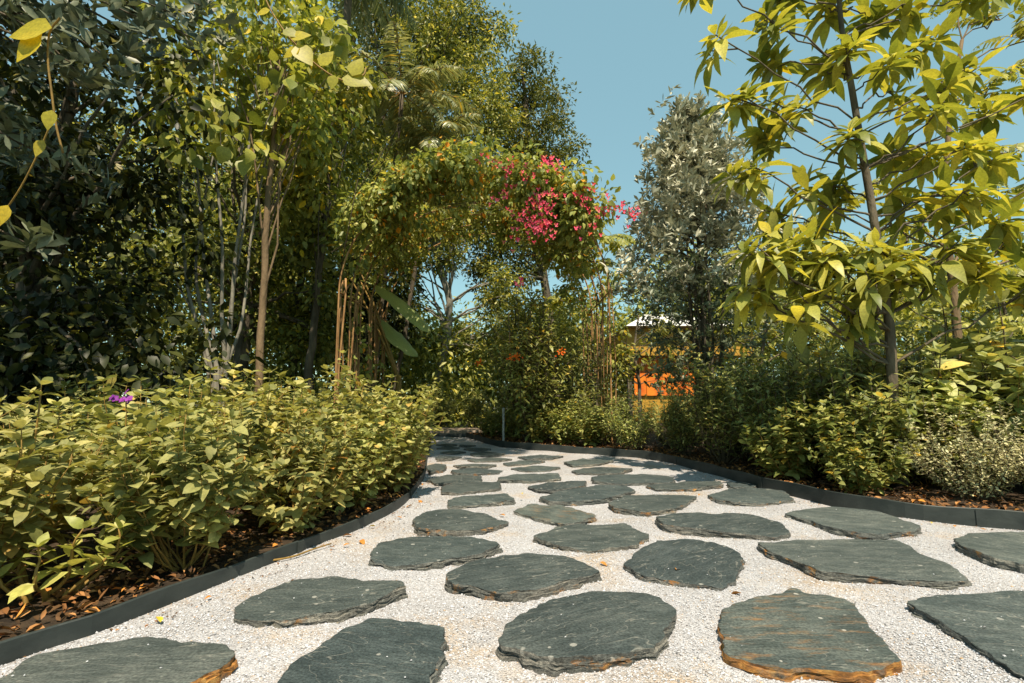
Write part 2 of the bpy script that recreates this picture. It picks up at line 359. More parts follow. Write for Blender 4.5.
# ------------------------------------------------------------------ setting: ground, beds, path
def sheet(name, poly, z, mat, n=1):
    mb = MB(); P = np.array([[x, y, z] for x, y in poly]); c = P.mean(0)
    mb.add(np.vstack([P, c]), [[i, (i+1) % len(P), len(P)] for i in range(len(P))])
    return mb.build(name, mat, smooth=False)
g = MB(); g.add([[-150,-60,-.06],[150,-60,-.06],[150,220,-.06],[-150,220,-.06]], None, [[0,1,2,3]])
tag(g.build('ground', M['ground'], smooth=False), kind='structure')

def spline(pts, n=12):
    pts = np.asarray(pts, float); out = []
    P = np.vstack([2*pts[0]-pts[1], pts, 2*pts[-1]-pts[-2]])
    for i in range(1, len(P)-2):
        for t in np.linspace(0,1,n,endpoint=False):
            p0,p1,p2,p3 = P[i-1],P[i],P[i+1],P[i+2]
            out.append(.5*((2*p1)+(-p0+p2)*t+(2*p0-5*p1+4*p2-p3)*t*t+(-p0+3*p1-3*p2+p3)*t**3))
    out.append(pts[-1]); return np.array(out)

LK = [(-2.5,-1.0),(-1.9,.7)] + [tuple(ground(*p)[:2]) for p in [(0,663),(104,629),(260,569),(323,543),(364,527),(405,503.5),(424,478),(428,458),(431,446)]] + [(-1.75,11.0)]
RK = [(6.4,.6),(4.4,2.15)] + [tuple(ground(*p)[:2]) for p in [(1024,530),(896,517),(795,497),(686,468),(648,459.5),(560,452.5),(500,447)]] + [(-.75,10.2),(-1.0,11.0)]
lk = spline([(*p,0) for p in LK]); rk = spline([(*p,0) for p in RK])

# path sheet between both edgings
mb = MB(); n = 90
def resample(c, n):
    d = np.r_[0, np.cumsum(np.linalg.norm(np.diff(c, axis=0), axis=1))]
    t = np.linspace(0, d[-1], n); return np.stack([np.interp(t, d, c[:,k]) for k in range(3)], 1)
a, b = resample(lk, n), resample(rk, n)
cols = 24
G = np.stack([a + (b-a)*t for t in np.linspace(0,1,cols)], 1)
G[...,2] = .006*np.sin(G[...,0]*3.1+G[...,1]*2.3) + .005*np.sin(G[...,0]*7.3-G[...,1]*5.1)
idx = np.arange(n*cols).reshape(n, cols)
q = np.stack([idx[:-1,:-1], idx[:-1,1:], idx[1:,1:], idx[1:,:-1]], -1).reshape(-1,4)
mb.add(G.reshape(-1,3), None, q); tag(mb.build('gravel_path', M['gravel']), kind='structure')
def path_z(x, y): return .006*np.sin(x*3.1+y*2.3) + .005*np.sin(x*7.3-y*5.1)

def inside(poly, X, Y):
    poly = np.asarray(poly); c = np.zeros(len(X), bool); j = len(poly)-1
    for i in range(len(poly)):
        xi,yi = poly[i][:2]; xj,yj = poly[j][:2]
        with np.errstate(divide='ignore', invalid='ignore'):
            c ^= ((yi > Y) != (yj > Y)) & (X < (xj-xi)*(Y-yi)/(yj-yi+1e-12)+xi)
        j = i
    return c
PATHPOLY = np.vstack([lk, rk[::-1]])[:, :2]

# planting beds, soil slightly above the path
def bed(name, curve, outer, z0):
    c = resample(curve, 60); mb = MB(); k = 14
    o = np.array(outer, float); o = resample(np.c_[o, np.zeros(len(o))], 60)
    G = np.stack([c + (o-c)*t for t in np.linspace(0,1,k)**1.5], 1)
    rng = np.random.default_rng(3)
    G[...,2] = z0 + rng.normal(0,.012,G.shape[:2]) + np.linspace(0,.1,k)[None]
    idx = np.arange(60*k).reshape(60,k)
    q = np.stack([idx[:-1,:-1], idx[:-1,1:], idx[1:,1:], idx[1:,:-1]], -1).reshape(-1,4)
    mb.add(G.reshape(-1,3), None, q); return tag(mb.build(name, M['soil']), kind='structure')
bed('bed_soil', lk + np.array([-.012,0,0]), [(-16,-1),(-16,6),(-14,14),(-5,14.5),(-1.9,14)], .035)
bed('bed_soil', rk + np.array([.012,.006,0]), [(14,-1),(16,6),(14,14),(5,15),(-.6,14)], .06)

# paved strip and step across the far end of the path
mb = MB()
for i in range(6):
    x = -5.2 + i*1.22
    box(mb, (x, 11.25, -.05), (x+1.2, 12.35, .13 + .004*(i%3)))
tag(mb.build('paved_step', M['sandstone'], smooth=False), kind='structure')
box_mb = MB(); box(box_mb, (-5.3,11.03,-.05), (2.3,11.24,.075)); tag(box_mb.build('step_riser', M['edging'], smooth=False), kind='structure')

# metal edgings: upright strip with a thin rolled top
def edging(curve, h, sgn, label):
    c = resample(curve, 140); t = norm(np.gradient(c, axis=0)); nrm = np.stack([-t[:,1], t[:,0], 0*t[:,0]], 1)*sgn
    prof = [(0,-.05),(0,h-.004),(.003,h),(.010,h),(.013,h-.004),(.013,-.05)]
    wav = .004*np.sin(np.arange(140)*.9) + .003*np.sin(np.arange(140)*.37)
    rings = [c + nrm*(o) + np.array([0,0,1])*(z + (wav[:,None] if z > 0 else 0)) for o, z in prof]
    V = np.stack(rings, 1); k = len(prof); idx = np.arange(140*k).reshape(140,k)
    q = np.stack([idx[:-1,:-1], idx[:-1,1:], idx[1:,1:], idx[1:,:-1]], -1).reshape(-1,4)
    mb = MB(); mb.add(V.reshape(-1,3), None, q)
    for i in range(11, 140, 17):      # lapped joints and stakes
        p = c[i] - nrm[i]*.0035; e = t[i]*.022; w_ = -nrm[i]*.004
        v = [p-e+[0,0,-.03], p+e+[0,0,-.03], p+e+[0,0,h*.93], p-e+[0,0,h*.93]]; v = np.array(v); v = np.vstack([v, v+w_])
        mb.add(v, None, [[4,5,6,7],[0,4,7,3],[1,2,6,5],[3,7,6,2]])
    return tag(mb.build('garden_edging', M['edging'], smooth=False), label, 'edging')
edging(lk, .064, 1, 'low dark grey metal edging holding back the bed of yellow-green shrubs')
edging(rk, .108, -1, 'taller dark grey edging strip curving along the bed under the big-leaved tree')

# loose gravel chips
def chips():
    rng = np.random.default_rng(11); mb = MB()
    Nn = 330000
    y = .9 + 5.2*rng.random(Nn)**1.7; x = rng.uniform(-2.2, 4.6, Nn)
    keep = inside(PATHPOLY, x, y) & (np.abs(x) < y*1.12+.25); x, y = x[keep], y[keep]
    keep = rng.random(len(x)) < np.clip(1.25 - y/6.5, .25, 1); x, y = x[keep], y[keep]
    zs = path_z(x, y); gx, gy, gz = [], [], []
    for P_, c_, th_ in STONES[:20]:
        k = int(rng.integers(3,12)); f = np.sqrt(rng.random(k))*.97; i = rng.integers(0, len(P_), k); u = rng.random(k)[:,None]
        q_ = P_[i]*u + P_[(i+1)%len(P_)]*(1-u); q_ = c_ + (q_-c_)*f[:,None]
        gx.append(q_[:,0]); gy.append(q_[:,1]); gz.append(np.full(k, th_+.001))
    x = np.r_[x, *gx]; y = np.r_[y, *gy]; zs = np.r_[zs, *gz]
    n = len(x); s = rng.uniform(.0018,.0038,n) * np.where(rng.random(n)<.05, 1.6, 1)
    base = np.array([[1,0,0],[-1,0,0],[0,1,0],[0,-1,0],[0,0,.75],[0,0,-.75]])
    f = np.array([[0,2,4],[2,1,4],[1,3,4],[3,0,4],[2,0,5],[1,2,5],[3,1,5],[0,3,5]])
    V = base[None]*s[:,None,None]*(1+rng.normal(0,.22,(n,6,1)))
    V = V + rng.normal(0,.12,(n,6,3))*s[:,None,None]
    a = rng.uniform(0,6.28,n); ca, sa = np.cos(a)[:,None], np.sin(a)[:,None]
    V = np.stack([V[...,0]*ca-V[...,1]*sa, V[...,0]*sa+V[...,1]*ca, V[...,2]], -1)
    V += np.stack([x,y,zs+s*.35], -1)[:,None]
    mb.add(V, (f[None]+(np.arange(n)*6)[:,None,None]).reshape(-1,3))
    tag(mb.build('loose_gravel', M['chips'], smooth=False), 'loose pale gravel chips covering the path between the slabs', 'gravel', kind='stuff')

# ------------------------------------------------------------------ stepping stones
STONES = []
def stone(outline, label, top='slate', edge='slate_edge', th=.05, seed=0, group='slate stepping stones in the gravel'):
    rng = np.random.default_rng(1000+seed); th *= .72
    P = np.array([ground(x, y, th)[:2] for x, y in outline])
    c = P.mean(0)
    if (np.roll(P,-1,0)[:,0]*P[:,1]-P[:,0]*np.roll(P,-1,0)[:,1]).sum() > 0: P = P[::-1]
    # resample the closed outline with slight rounding of the corners
    seg = np.vstack([P, P[:1]]); d = np.r_[0, np.cumsum(np.linalg.norm(np.diff(seg,axis=0),axis=1))]
    n = 120; t = np.linspace(0, d[-1], n, endpoint=False)
    Q = np.stack([np.interp(t, d, seg[:,k]) for k in range(2)], 1)
    for _ in range(2): Q = .2*np.roll(Q,1,0) + .6*Q + .2*np.roll(Q,-1,0)
    nr = norm(np.stack([(np.roll(Q,-1,0)-np.roll(Q,1,0))[:,1], -(np.roll(Q,-1,0)-np.roll(Q,1,0))[:,0]], 1))
    ang = np.arange(n)/n*2*math.pi
    def fn(kmin, kmax, amp, p=1.0):
        o = np.zeros(n)
        for k in range(kmin, kmax): o += rng.normal(0, amp/(k/kmin)**p)*np.cos(k*ang+rng.uniform(0,6.28))
        return o
    Q = Q + nr*(fn(6,48,.0022,.7))[:,None]
    STONES.append((P, c, th))
    size = math.sqrt(np.ptp(P[:,0])*np.ptp(P[:,1]))
    tilt = rng.normal(0,.012,2)
    mb = MB(); rings = []; fr = [0.0,.2,.4,.58,.72,.83,.91,.96,.985]
    hb = [(rng.normal(0,1)*16/size, rng.normal(0,1)*16/size, rng.uniform(0,6.28), rng.uniform(.1,.35)) for _ in range(6)] + [(rng.normal(0,.4)*6/size, rng.normal(0,.4)*6/size, rng.uniform(0,6.28), rng.uniform(.3,1)) for _ in range(6)]
    def hz(xy, e):
        h = th + (xy-c)@tilt
        for kx,ky,ph,am in hb: h = h + am*.0028*np.sin(xy[:,0]*kx+xy[:,1]*ky+ph)
        return h
    chip = np.clip(fn(2,9,.55)-.25, 0, 1.0)       # where the top layer has flaked away near the rim
    for i, f in enumerate(fr[1:]):
        xy = c + (Q-c)*f
        z = hz(xy, f)
        if f > .8: z = z - chip*.010*((f-.8)/.2)**.6
        rings.append(np.c_[xy, z])
    top_n = len(rings)
    xy = Q.copy(); z = hz(xy,1) - chip*.012 - .0015
    rings.append(np.c_[xy, z])
    lay = 5; prev = z; cur = xy; off = np.zeros(n)
    bot = -.025; lf = rng.uniform(.45,1.35,lay); lf[-1] = 1
    for k in range(lay):
        # step down a riser, then out a narrow tread: split layers of slate
        dz = (prev - bot)/(lay-k) * lf[k] * (1+.4*np.clip(fn(3,20,.5,.6),-1,1))
        z1 = prev - np.maximum(dz*.92, .0015)
        off1 = off + fn(5,40,.0011,.4)
        rings.append(np.c_[Q + nr*off1[:,None], z1])
        off = off + np.clip(fn(2,26,.003,.5)+.001, -.006, .008)*(1 if k < lay-2 else -.4)
        z2 = z1 - .0012
        rings.append(np.c_[Q + nr*off[:,None], z2]); prev = z2
    V = [np.r_[c, hz(c[None],0)[0]][None]] + rings
    tris = [[0, 1+i, 1+(i+1)%n] for i in range(n)]; quads=[]; mats=[]
    for r in range(len(rings)-1):
        for i in range(n):
            j=(i+1)%n; quads.append([1+r*n+i, 1+(r+1)*n+i, 1+(r+1)*n+j, 1+r*n+j]); mats.append(0 if r < top_n else 1)
    V = np.concatenate(V); mb.add(V, tris, None, 0)
    mb.f[4].append(np.array(quads)); mb.m[4].append(np.array(mats))
    o = mb.build('stepping_stone', [M[top], M[edge]], smooth=False, loc=(c[0],c[1],0))
    me = o.data
    sm = np.array([False]*len(me.polygons)); me.polygons.foreach_get('use_smooth', sm)
    mi = np.zeros(len(me.polygons), int); me.polygons.foreach_get('material_index', mi)
    me.polygons.foreach_set('use_smooth', mi == 0)
    tag(o, label, 'stepping stone', group); return o

ST = [
 ([(721,607),(752,599),(784,593),(794,588.5),(803,593),(822,596),(849,602),(858,612),(877,635),(901,660),(877,668),(827,666.5),(763,661),(725,651),(722,640),(720.6,628)], 'rust streaked grey slab with a bright orange split front edge', 'slate_rusty','slate_edge_rust',.055),
 ([(905,600.5),(928,595.6),(969,592),(1024,591),(1062,600),(1092,640),(1078,682),(1040,676),(1011.7,666),(994,655),(975,642.5),(950,626.6)], 'big smooth blue-grey slab cut off by the picture edge, beside the orange-edged one', 'slate_pale','slate_edge',.05),
 ([(274,684),(290,663),(319,644.5),(346,626),(372.6,615.7),(396,619),(420,623),(444,626),(444,643),(436,663),(430,684),(420,706),(340,716),(285,700)], 'broad dark slab with white scuffs running out of the bottom of the picture', 'slate','slate_edge',.05),
 ([(-32,690),(0,675),(30,655),(95,640),(150,636),(200,641),(226,645.5),(239,653),(226,666),(190,684),(150,706),(40,712)], 'pale grey slab with an orange rusted tip touching the low edging', 'slate_pale','slate_edge_rust',.05),
 ([(496,642),(505,628),(518,613.4),(543,600),(570,595),(600,591),(644,592),(662,598),(677,609),(667,628),(655,643.5),(600,653),(575,655),(551,657),(521,647.6)], 'large dark slab in the front middle with a ragged layered front edge', 'slate','slate_edge',.06),
 ([(233,612),(238,602),(246,596.4),(289.6,580),(312,577.5),(336,576),(368,579),(399,580.5),(404,586),(376,601),(339,611),(293,617),(263,619),(240,617)], 'long dark slab with a pale sloping lower edge, beside the low edging', 'slate','slate_edge',.05),
 ([(445,575),(462,565),(485,559),(524,553),(562,554),(584,558.7),(600,571),(589,575),(535,589),(502,594),(480,588),(449,583)], 'lens shaped dark slab with a chipped tan corner, behind the ragged front one', 'slate','slate_edge_warm',.05),
 ([(623.6,561.4),(636,550.5),(658,542),(693,540),(731.6,547.8),(743,557),(738,573),(726,586),(671.4,579),(636,571)], 'rounded dark blue slab with a fringe of tan splinters along its front', 'slate','slate_edge_warm',.045),
 ([(755.4,540),(820,539),(896,539.6),(921.5,552),(950,563),(970.6,577.6),(947,579.5),(877,575),(820,570.6),(795,560),(769.6,550.7)], 'long pointed pale slab, the smoothest on the path, with a thin brown edge', 'slate_pale','slate_edge_warm',.05),
 ([(954.7,540),(969,534),(1024,532.5),(1060,536),(1076,552),(1052,563),(1024,565),(991,558),(962.7,547.5)], 'rounded grey slab with a tan patch, cut by the picture edge near the tall edging', 'slate_pale','slate_edge_warm',.055),
 ([(370,552),(379,543),(412,536),(472,535.5),(502,544),(479,553),(426,561),(392.5,562.5),(372,558)], 'flat dark oval slab nearest the bare end of the low edging', 'slate','slate_edge',.05),
 ([(531.6,536),(564,525),(590,523.5),(624,523),(649,534),(636,543.5),(599,548.8),(564,546.6)], 'dark six-sided slab between the flat oval and the wide dark one', 'slate','slate_edge_warm',.045),
 ([(655,519),(680,513),(715,511),(755,514),(780,521),(790,529),(780,535),(740,533),(700,529),(665,526)], 'wide dark slab with a rough grey rim, behind the long pointed pale one', 'slate','slate_edge',.045),
 ([(783,513),(804.4,508),(833,506.5),(877,511),(921.5,527),(915,532),(877,535),(836,529),(810.8,520)], 'thin grey slab with a rusty near edge, close below the tall edging', 'slate_pale','slate_edge_warm',.05),
 ([(413,518.4),(427,511),(455,509),(486,513),(509.7,522),(483,530),(450,530.5),(417.5,528)], 'dark slab with tan marks, next behind the flat dark oval', 'slate','slate_edge_warm',.05),
 ([(513,510.6),(530,504),(561,505.5),(595.6,515),(580,522),(564,523),(536,517.5)], 'small slab with orange flecks along its front edge', 'slate_rusty','slate_edge_warm',.045),
 ([(607.8,502),(627.4,494),(653.8,492.8),(697.7,495.7),(677,508),(645,512),(614,507)], 'brown tinged slab in front of the thick long dark one', 'slate','slate_edge_warm',.045),
 ([(539,497),(555,491.5),(595.6,485),(627,486),(634.7,490),(605,498.5),(567.5,502),(549,501)], 'slab with a bumpy rippled top, pointing towards the tall edging', 'slate','slate_edge',.045),
 ([(708,495),(728,489),(760,488),(784,491.5),(794,498.7),(765,503),(735,502),(716,499.5)], 'dark oval slab lying against the shaded part of the tall edging', 'slate','slate_edge_warm',.045),
 ([(447,501),(461,496.6),(508,494),(514,500),(480,503.5),(449,506)], 'flat dark slab behind the one with tan marks', 'slate','slate_edge',.045),
 ([(591,477),(604,474.5),(636,473),(660,473.5),(674,475.5),(673,480.5),(618.6,483.5),(595,481)], 'thick long dark slab beside the tall edging', 'slate','slate_edge',.05),
 ([(645,485),(683,481.3),(718,481),(724,484),(692,489.5),(657,488.5)], 'low slab tucked behind the brown tinged one', 'slate','slate_edge_warm',.04),
 ([(727,483),(744,480.5),(764,483.5),(748,486.6),(730,486)], 'small shaded slab wedged under the tall edging', 'slate','slate_edge',.03),
 ([(497,477),(514,473.5),(558,474),(561,478.5),(530,480.6),(500,479)], 'long flat slab right behind the speckled dull one', 'slate','slate_edge',.04),
 ([(527,486),(549,482),(586,481),(584,486.5),(555,490),(536,488.5)], 'dull speckled slab in front of the rippled one', 'slate','slate_edge',.04),
 ([(441,487),(455,483),(500,481),(500,488),(458,492.6),(442.5,492)], 'wide slab in front of the shrub at the end of the low edging', 'slate','slate_edge',.04),
 ([(427,479),(446,474.5),(481.6,476),(481,481),(460,483),(436,484)], 'slab half covered by the leaf shadow of the last low shrub', 'slate','slate_edge',.04),
 ([(571,471),(592,467),(633,468.3),(618.6,472),(577.6,473)], 'narrow slab behind the thick long dark one', 'slate','slate_edge',.04),
 ([(564,461.6),(583,458.5),(613,460.6),(600,463.5),(572,464.6)], 'narrow slab lying along the bend of the tall edging', 'slate','slate_edge',.04),
 ([(425,466),(436,463),(446,464.6),(445,469),(430,472)], 'slab with a tan patch under the end of the low hedge', 'slate','slate_edge_warm',.04),
 ([(452,470),(474,467.5),(503,468.6),(499,472),(470,473.4),(455,472.8)], 'slab with a tan front edge, before the dark shaded ones', 'slate','slate_edge_warm',.04),
]
FAR = [
 [(453,464.5),(474,463),(497,464.6),(486,466.6),(458,466.5)],
 [(510,468.4),(533,465),(561,466.6),(549,469.6),(525,470.5)],
 [(503,463),(520.6,460.2),(545.6,460.8),(530,463.6),(508,465)],
 [(517.5,456.5),(539,454.3),(564,455.8),(550,458),(528,458.6)],
 [(467.5,459.5),(489,456.8),(513,458.6),(497,461),(475,461.6)],
 [(435,457.5),(447,455.6),(462,456.6),(452,459),(438,459.8)],
 [(470,453.6),(485,451.6),(505,453),(493,455.2),(474,455.6)],
 [(440,452.3),(452,450.4),(466,451.6),(455,453.6)],
 [(437,447.6),(449,446.2),(460,447.2),(449,449)],
 [(464,448.4),(476,446.8),(491,448.2),(478,450)],
 [(436,444.4),(447,443.4),(457,444.2),(446,445.3)],
 [(459,445.2),(468,444.2),(476,444.9),(467,446.1)],
]
for i, s in enumerate(ST): stone(s[0], s[1], s[2], s[3], s[4], i)
for i, s in enumerate(FAR):
    lab = ['flat grey slab sunlit just before the arch shadow', 'flat dark slab behind the long flat one', 'slab lying just before the shaded far bend',
           'slab nearest the curved far edging', 'slab half in and half out of the far shade'][i] if i < 5 else 'small dark slab in the shade at the far end of the path'
    stone(s, lab, 'slate', 'slate_edge', .035, 100+i)

chips()
# fallen leaves on the gravel, one thing each
def fallen():
    rng = np.random.default_rng(5)
    T = leaf_template(3, .5, .25, .45); mbs = []
    m0 = island_mat('fallen_leaf_orange', [(0,(.4,.17,.03)),(1,(.4,.17,.03))], .6)
    m1 = island_mat('fallen_leaf_yellow', [(0,(.55,.4,.04)),(1,(.55,.4,.04))], .6)
    protos = []
    for k in range(3):
        mb = MB(); scatter(mb, T, [[0,0,0]], [[0,1,.1]], [[.1,0,1]], 1.0, None, [.35-.2*k]); protos.append(mb)
    spots = [((522,500),'y'),((700,503),'o'),((664,466),'y'),((870,519),'o'),((905,516),'o'),((955,528),'o'),((352,537),'o'),((330,549),'o'),((402,520),'o'),((505,519),'o'),((430,550),'o'),((815,570),'o'),((742,599),'o'),((412,507),'o'),((1000,527),'o'),((388,513),'o'),((600,566),'o'),((680,574),'o'),((360,541),'o'),((343,547),'o'),((375,528),'y'),((396,515),'o'),((418,502),'o'),((422,488),'o'),((212,600),'o'),((160,627),'y'),((980,529),'o'),((930,524),'y'),((840,513),'o')]
    meshes = []
    for k, mb in enumerate(protos):
        for m in (m0, m1):
            o = mb.build('fallen_leaf', m); meshes.append(o)
    for i, (p, c) in enumerate(spots):
        src = meshes[2*(i%3) + (c=='y')]
        o = src.copy(); C.objects.link(o); P = ground(*p)
        o.location = (P[0],P[1],.012 + path_z(P[0],P[1]) + (.05 if i in (0,1) else 0)); o.rotation_euler = (rng.uniform(-.3,.3),rng.uniform(-.3,.3),rng.uniform(0,6.28))
        s = rng.uniform(.03,.065); o.scale = (s,s,s)
        if i == 0: tag(o, 'yellow fallen leaf on the flat slab in mid path', 'leaf', 'fallen leaves on the path')
        elif i == 2: tag(o, 'yellow fallen leaf standing against the tall edging', 'leaf', 'fallen leaves on the path'); o.rotation_euler[0] = 1.2
        else: tag(o, 'small orange brown fallen leaf on the pale gravel', 'leaf', 'fallen leaves on the path')
    for o in meshes: bpy.data.objects.remove(o)
fallen()

tw_ = MB(); P_ = np.array([[*ground(x,y)[:2],.016] for x,y in [(247,567.5),(270,564),(292,560),(314,552),(331,546.5)]]); tube(tw_, spline(P_,5), np.linspace(.006,.0035,21), 6)
tag(tw_.build('fallen_twig', M['stem']), 'thin tan twig lying along the foot of the low edging', 'twig')

# leaf litter on the beds
def litter():
    rng = np.random.default_rng(21); mb = MB(); T = leaf_template(2, .45, .3, .5)
    P = []
    for curve, sg, n, w in ((lk,-1,8500,.9),(rk,1,6500,.8)):
        c = resample(curve, 400); i = rng.integers(0, 400, n); o = np.abs(rng.normal(0, w/2, n))+.05
        t = norm(np.gradient(c, axis=0))[i]; nr = np.stack([-t[:,1], t[:,0]],1)*(-sg)
        xy = c[i,:2] + nr*o[:,None]; z = (.045 if sg<0 else .072) + .02*rng.random(n) + .02*o
        P.append(np.c_[xy, z])
    nb = sum(len(q_) for q_ in P)
    for curve, sg, n in ((lk,1,900),(rk,-1,500)):      # crumbs that have spilled over onto the gravel
        c = resample(curve, 400); i = rng.integers(0, 400, n); o = .02 + np.abs(rng.normal(0,.11,n)); t = norm(np.gradient(c, axis=0))[i]; nr = np.stack([-t[:,1], t[:,0]],1)*(-sg)
        xy = c[i,:2] + nr*o[:,None]; P.append(np.c_[xy, path_z(xy[:,0],xy[:,1])+.005+.004*rng.random(n)])
    P = np.concatenate(P); n = len(P); a = rng.uniform(0,6.28,n)
    D = np.c_[np.cos(a), np.sin(a), rng.normal(.1,.25,n)]; U = np.c_[rng.normal(0,.45,(n,2)), np.ones(n)]
    scatter(mb, T, P, D, U, np.where(np.arange(n) < nb, rng.uniform(.018,.06,n), rng.uniform(.005,.019,n)), rng.uniform(.7,1.3,n), rng.normal(.2,.3,n))
    tag(mb.build('leaf_litter', M['litter']), 'orange brown dead leaves littering the soil of the beds', 'leaf litter', kind='stuff')
litter()

# ------------------------------------------------------------------ shrubs
T_FAR = leaf_template(0, .42); T_MID = leaf_template(2, .5, .1, .45); T_HI = leaf_template(4, .52, .09, .45)
T_ROUND = leaf_template(4, .58, .07, .5, .8); T_LANCE = leaf_template(2, .3, .1, .42); T_LANCE_HI = leaf_template(6, .33, .1, .5, 1.1); T_HEART = leaf_template(4, .75, .06, .36)

def shrub_parts(seed, h, spread, stems, gap, L, T, leafmat, stemmat='stem', start=.3, side=.5, up=.55, srad=.004, curl=.25, pair=2, dense=1):
    rng = np.random.default_rng(seed); ml, ms = MB(), MB()
    P, D, U, S = [], [], [], []
    def leaves_on(pts, f0, L0):
        d = np.r_[0, np.cumsum(np.linalg.norm(np.diff(pts,axis=0),axis=1))]; tot = d[-1]
        s = f0*tot; k = 0; ph = rng.uniform(0,6.28)
        while s < tot:
            p = np.array([np.interp(s,d,pts[:,j]) for j in range(3)])
            p2 = np.array([np.interp(min(s+.02,tot),d,pts[:,j]) for j in range(3)]); ax = p2-p
            ax = ax/np.linalg.norm(ax) if np.linalg.norm(ax) > 1e-6 else np.array([0,0,1.])
            for b in range(pair):
                a = ph + k*math.pi/2 + b*2*math.pi/pair + rng.normal(0,.3)
                e = np.array([math.cos(a), math.sin(a), 0]); e = e - ax*np.dot(e,ax)*.7
                dd = e/np.linalg.norm(e)*1.0 + ax*rng.uniform(.15,.9) + rng.normal(0,.15,3)
                P.append(p); D.append(dd); U.append(ax*.6+np.array([0,0,.8])+rng.normal(0,.25,3))
                S.append(L0*rng.uniform(.65,1.15)*(1-.35*(s/tot)**4))
            s += gap*rng.uniform(.7,1.3)/dense; k += 1
        for b in range(4):
            a = ph+b*1.57; P.append(pts[-1]); D.append(np.array([math.cos(a),math.sin(a),rng.uniform(.5,1.4)])); U.append(np.array([0,0,1.])+rng.normal(0,.3,3)); S.append(L0*rng.uniform(.4,.75))
    for i in range(stems):
        az = rng.uniform(0,6.28); lean = spread*math.sqrt(rng.random()); ln = h*rng.uniform(.58,1.18)
        b = np.array([math.cos(az),math.sin(az),0])*rng.uniform(0,.1)
        tip = b + np.array([math.cos(az)*lean, math.sin(az)*lean, ln*(1-.28*(lean/spread)**2)])
        mid = b*.5 + tip*.5 + np.array([math.cos(az),math.sin(az),0])*lean*(.28*up*2) + rng.normal(0,.03,3)
        mid[2] = max(.1*ln, tip[2]*.45)
        pts = wobble(bez(b, mid, tip, 9), .008, rng)
        tube(ms, pts, np.linspace(srad*1.5, srad*.5, 9), 5)
        leaves_on(pts, start, L)
        for k in range(rng.poisson(side*5)):
            f = rng.uniform(.3,.92); q = pts[int(f*8)]
            a = rng.uniform(0,6.28); l = h*rng.uniform(.14,.32)
            t2 = q + np.array([math.cos(a)*l*.75, math.sin(a)*l*.75, l*.75])
            pp = bez(q, (q+t2)/2+np.array([math.cos(a)*l*.15,math.sin(a)*l*.15,-.02]), t2, 5)
            tube(ms, pp, np.linspace(srad*.8, srad*.35, 5), 4); leaves_on(pp, .15, L*.9)
    n = len(P); scatter(ml, T, P, D, U, S, rng.uniform(.85,1.15,n), rng.normal(curl,.2,n))
    return ml, ms, leafmat, stemmat

def make_shrub(name, label, cat, loc, rz, group, scale, parts):
    t = thing(name, label, cat, loc, rz, group, scale)
    parts[0].build('foliage', M[parts[2]], t); parts[1].build('stem', M[parts[3]], t)
    return t

SOIL_L, SOIL_R = .05, .075
# --- the yellow-green flowering shrubs along the low edging
tib = []
tibspots = [ # x, y, scale, variant
 (-1.78,2.35,.86),(-2.45,2.05,1.0),(-1.62,3.0,.88),(-2.2,2.85,1.0),(-2.95,2.75,1.02),(-1.5,3.6,.9),(-1.95,3.55,1.04),(-2.75,3.5,1.02),
 (-1.38,4.25,.92),(-1.9,4.4,1.08),(-2.6,4.4,1.05),(-3.5,3.7,1.0),(-1.36,4.95,.9),(-1.85,5.3,1.0),(-2.6,5.4,1.02),(-3.4,4.9,1.0),(-1.5,5.7,.85),(-1.75,6.4,.9),(-4.2,4.8,1.0),(-2.5,6.5,.95),(-3.3,1.9,1.0),(-3.9,2.9,1.05)]
tlab = {0:'shrub with bare lower stems showing, over the littered soil by the low edging',
        1:'tallest upright shrub with golden stems at the picture edge',
        3:'shrub with the purple flower rising from its top',
        8:'dense rounded shrub hanging over the middle of the low edging',
        9:'tall bushy shrub with shoots reaching up before the rusty canes',
        17:'last shrub of the low hedge, leaning out over the path'}
TG = 'yellow-green shrubs along the low edging'
for i, (x, y, s) in enumerate(tibspots):
    lab = tlab.get(i, 'yellow-green leafy shrub within the low hedge')
    rz = RNG.uniform(0, 6.28)
    x += .31 if y < 2.9 else (.34 if y < 4.3 else .3 - .16*(y-4.3)); s *= (1.1 if y < 5.2 else .98) if y > 3.8 else (.93 if y > 2.9 else .9)
    if i < 5:
        tib.append(make_shrub('flowering_shrub', lab, 'shrub', (x,y,SOIL_L), rz, TG, s,
            shrub_parts(40+i, .9, .46, 21, .058, (.122 if i < 2 else .11), T_ROUND, 'tib', side=.6, start=(.32 if i < 2 else .1), curl=.3)))
    else: copy_thing(tib[2 + i % 3], (x,y,SOIL_L), rz, s*.97, lab, TG)
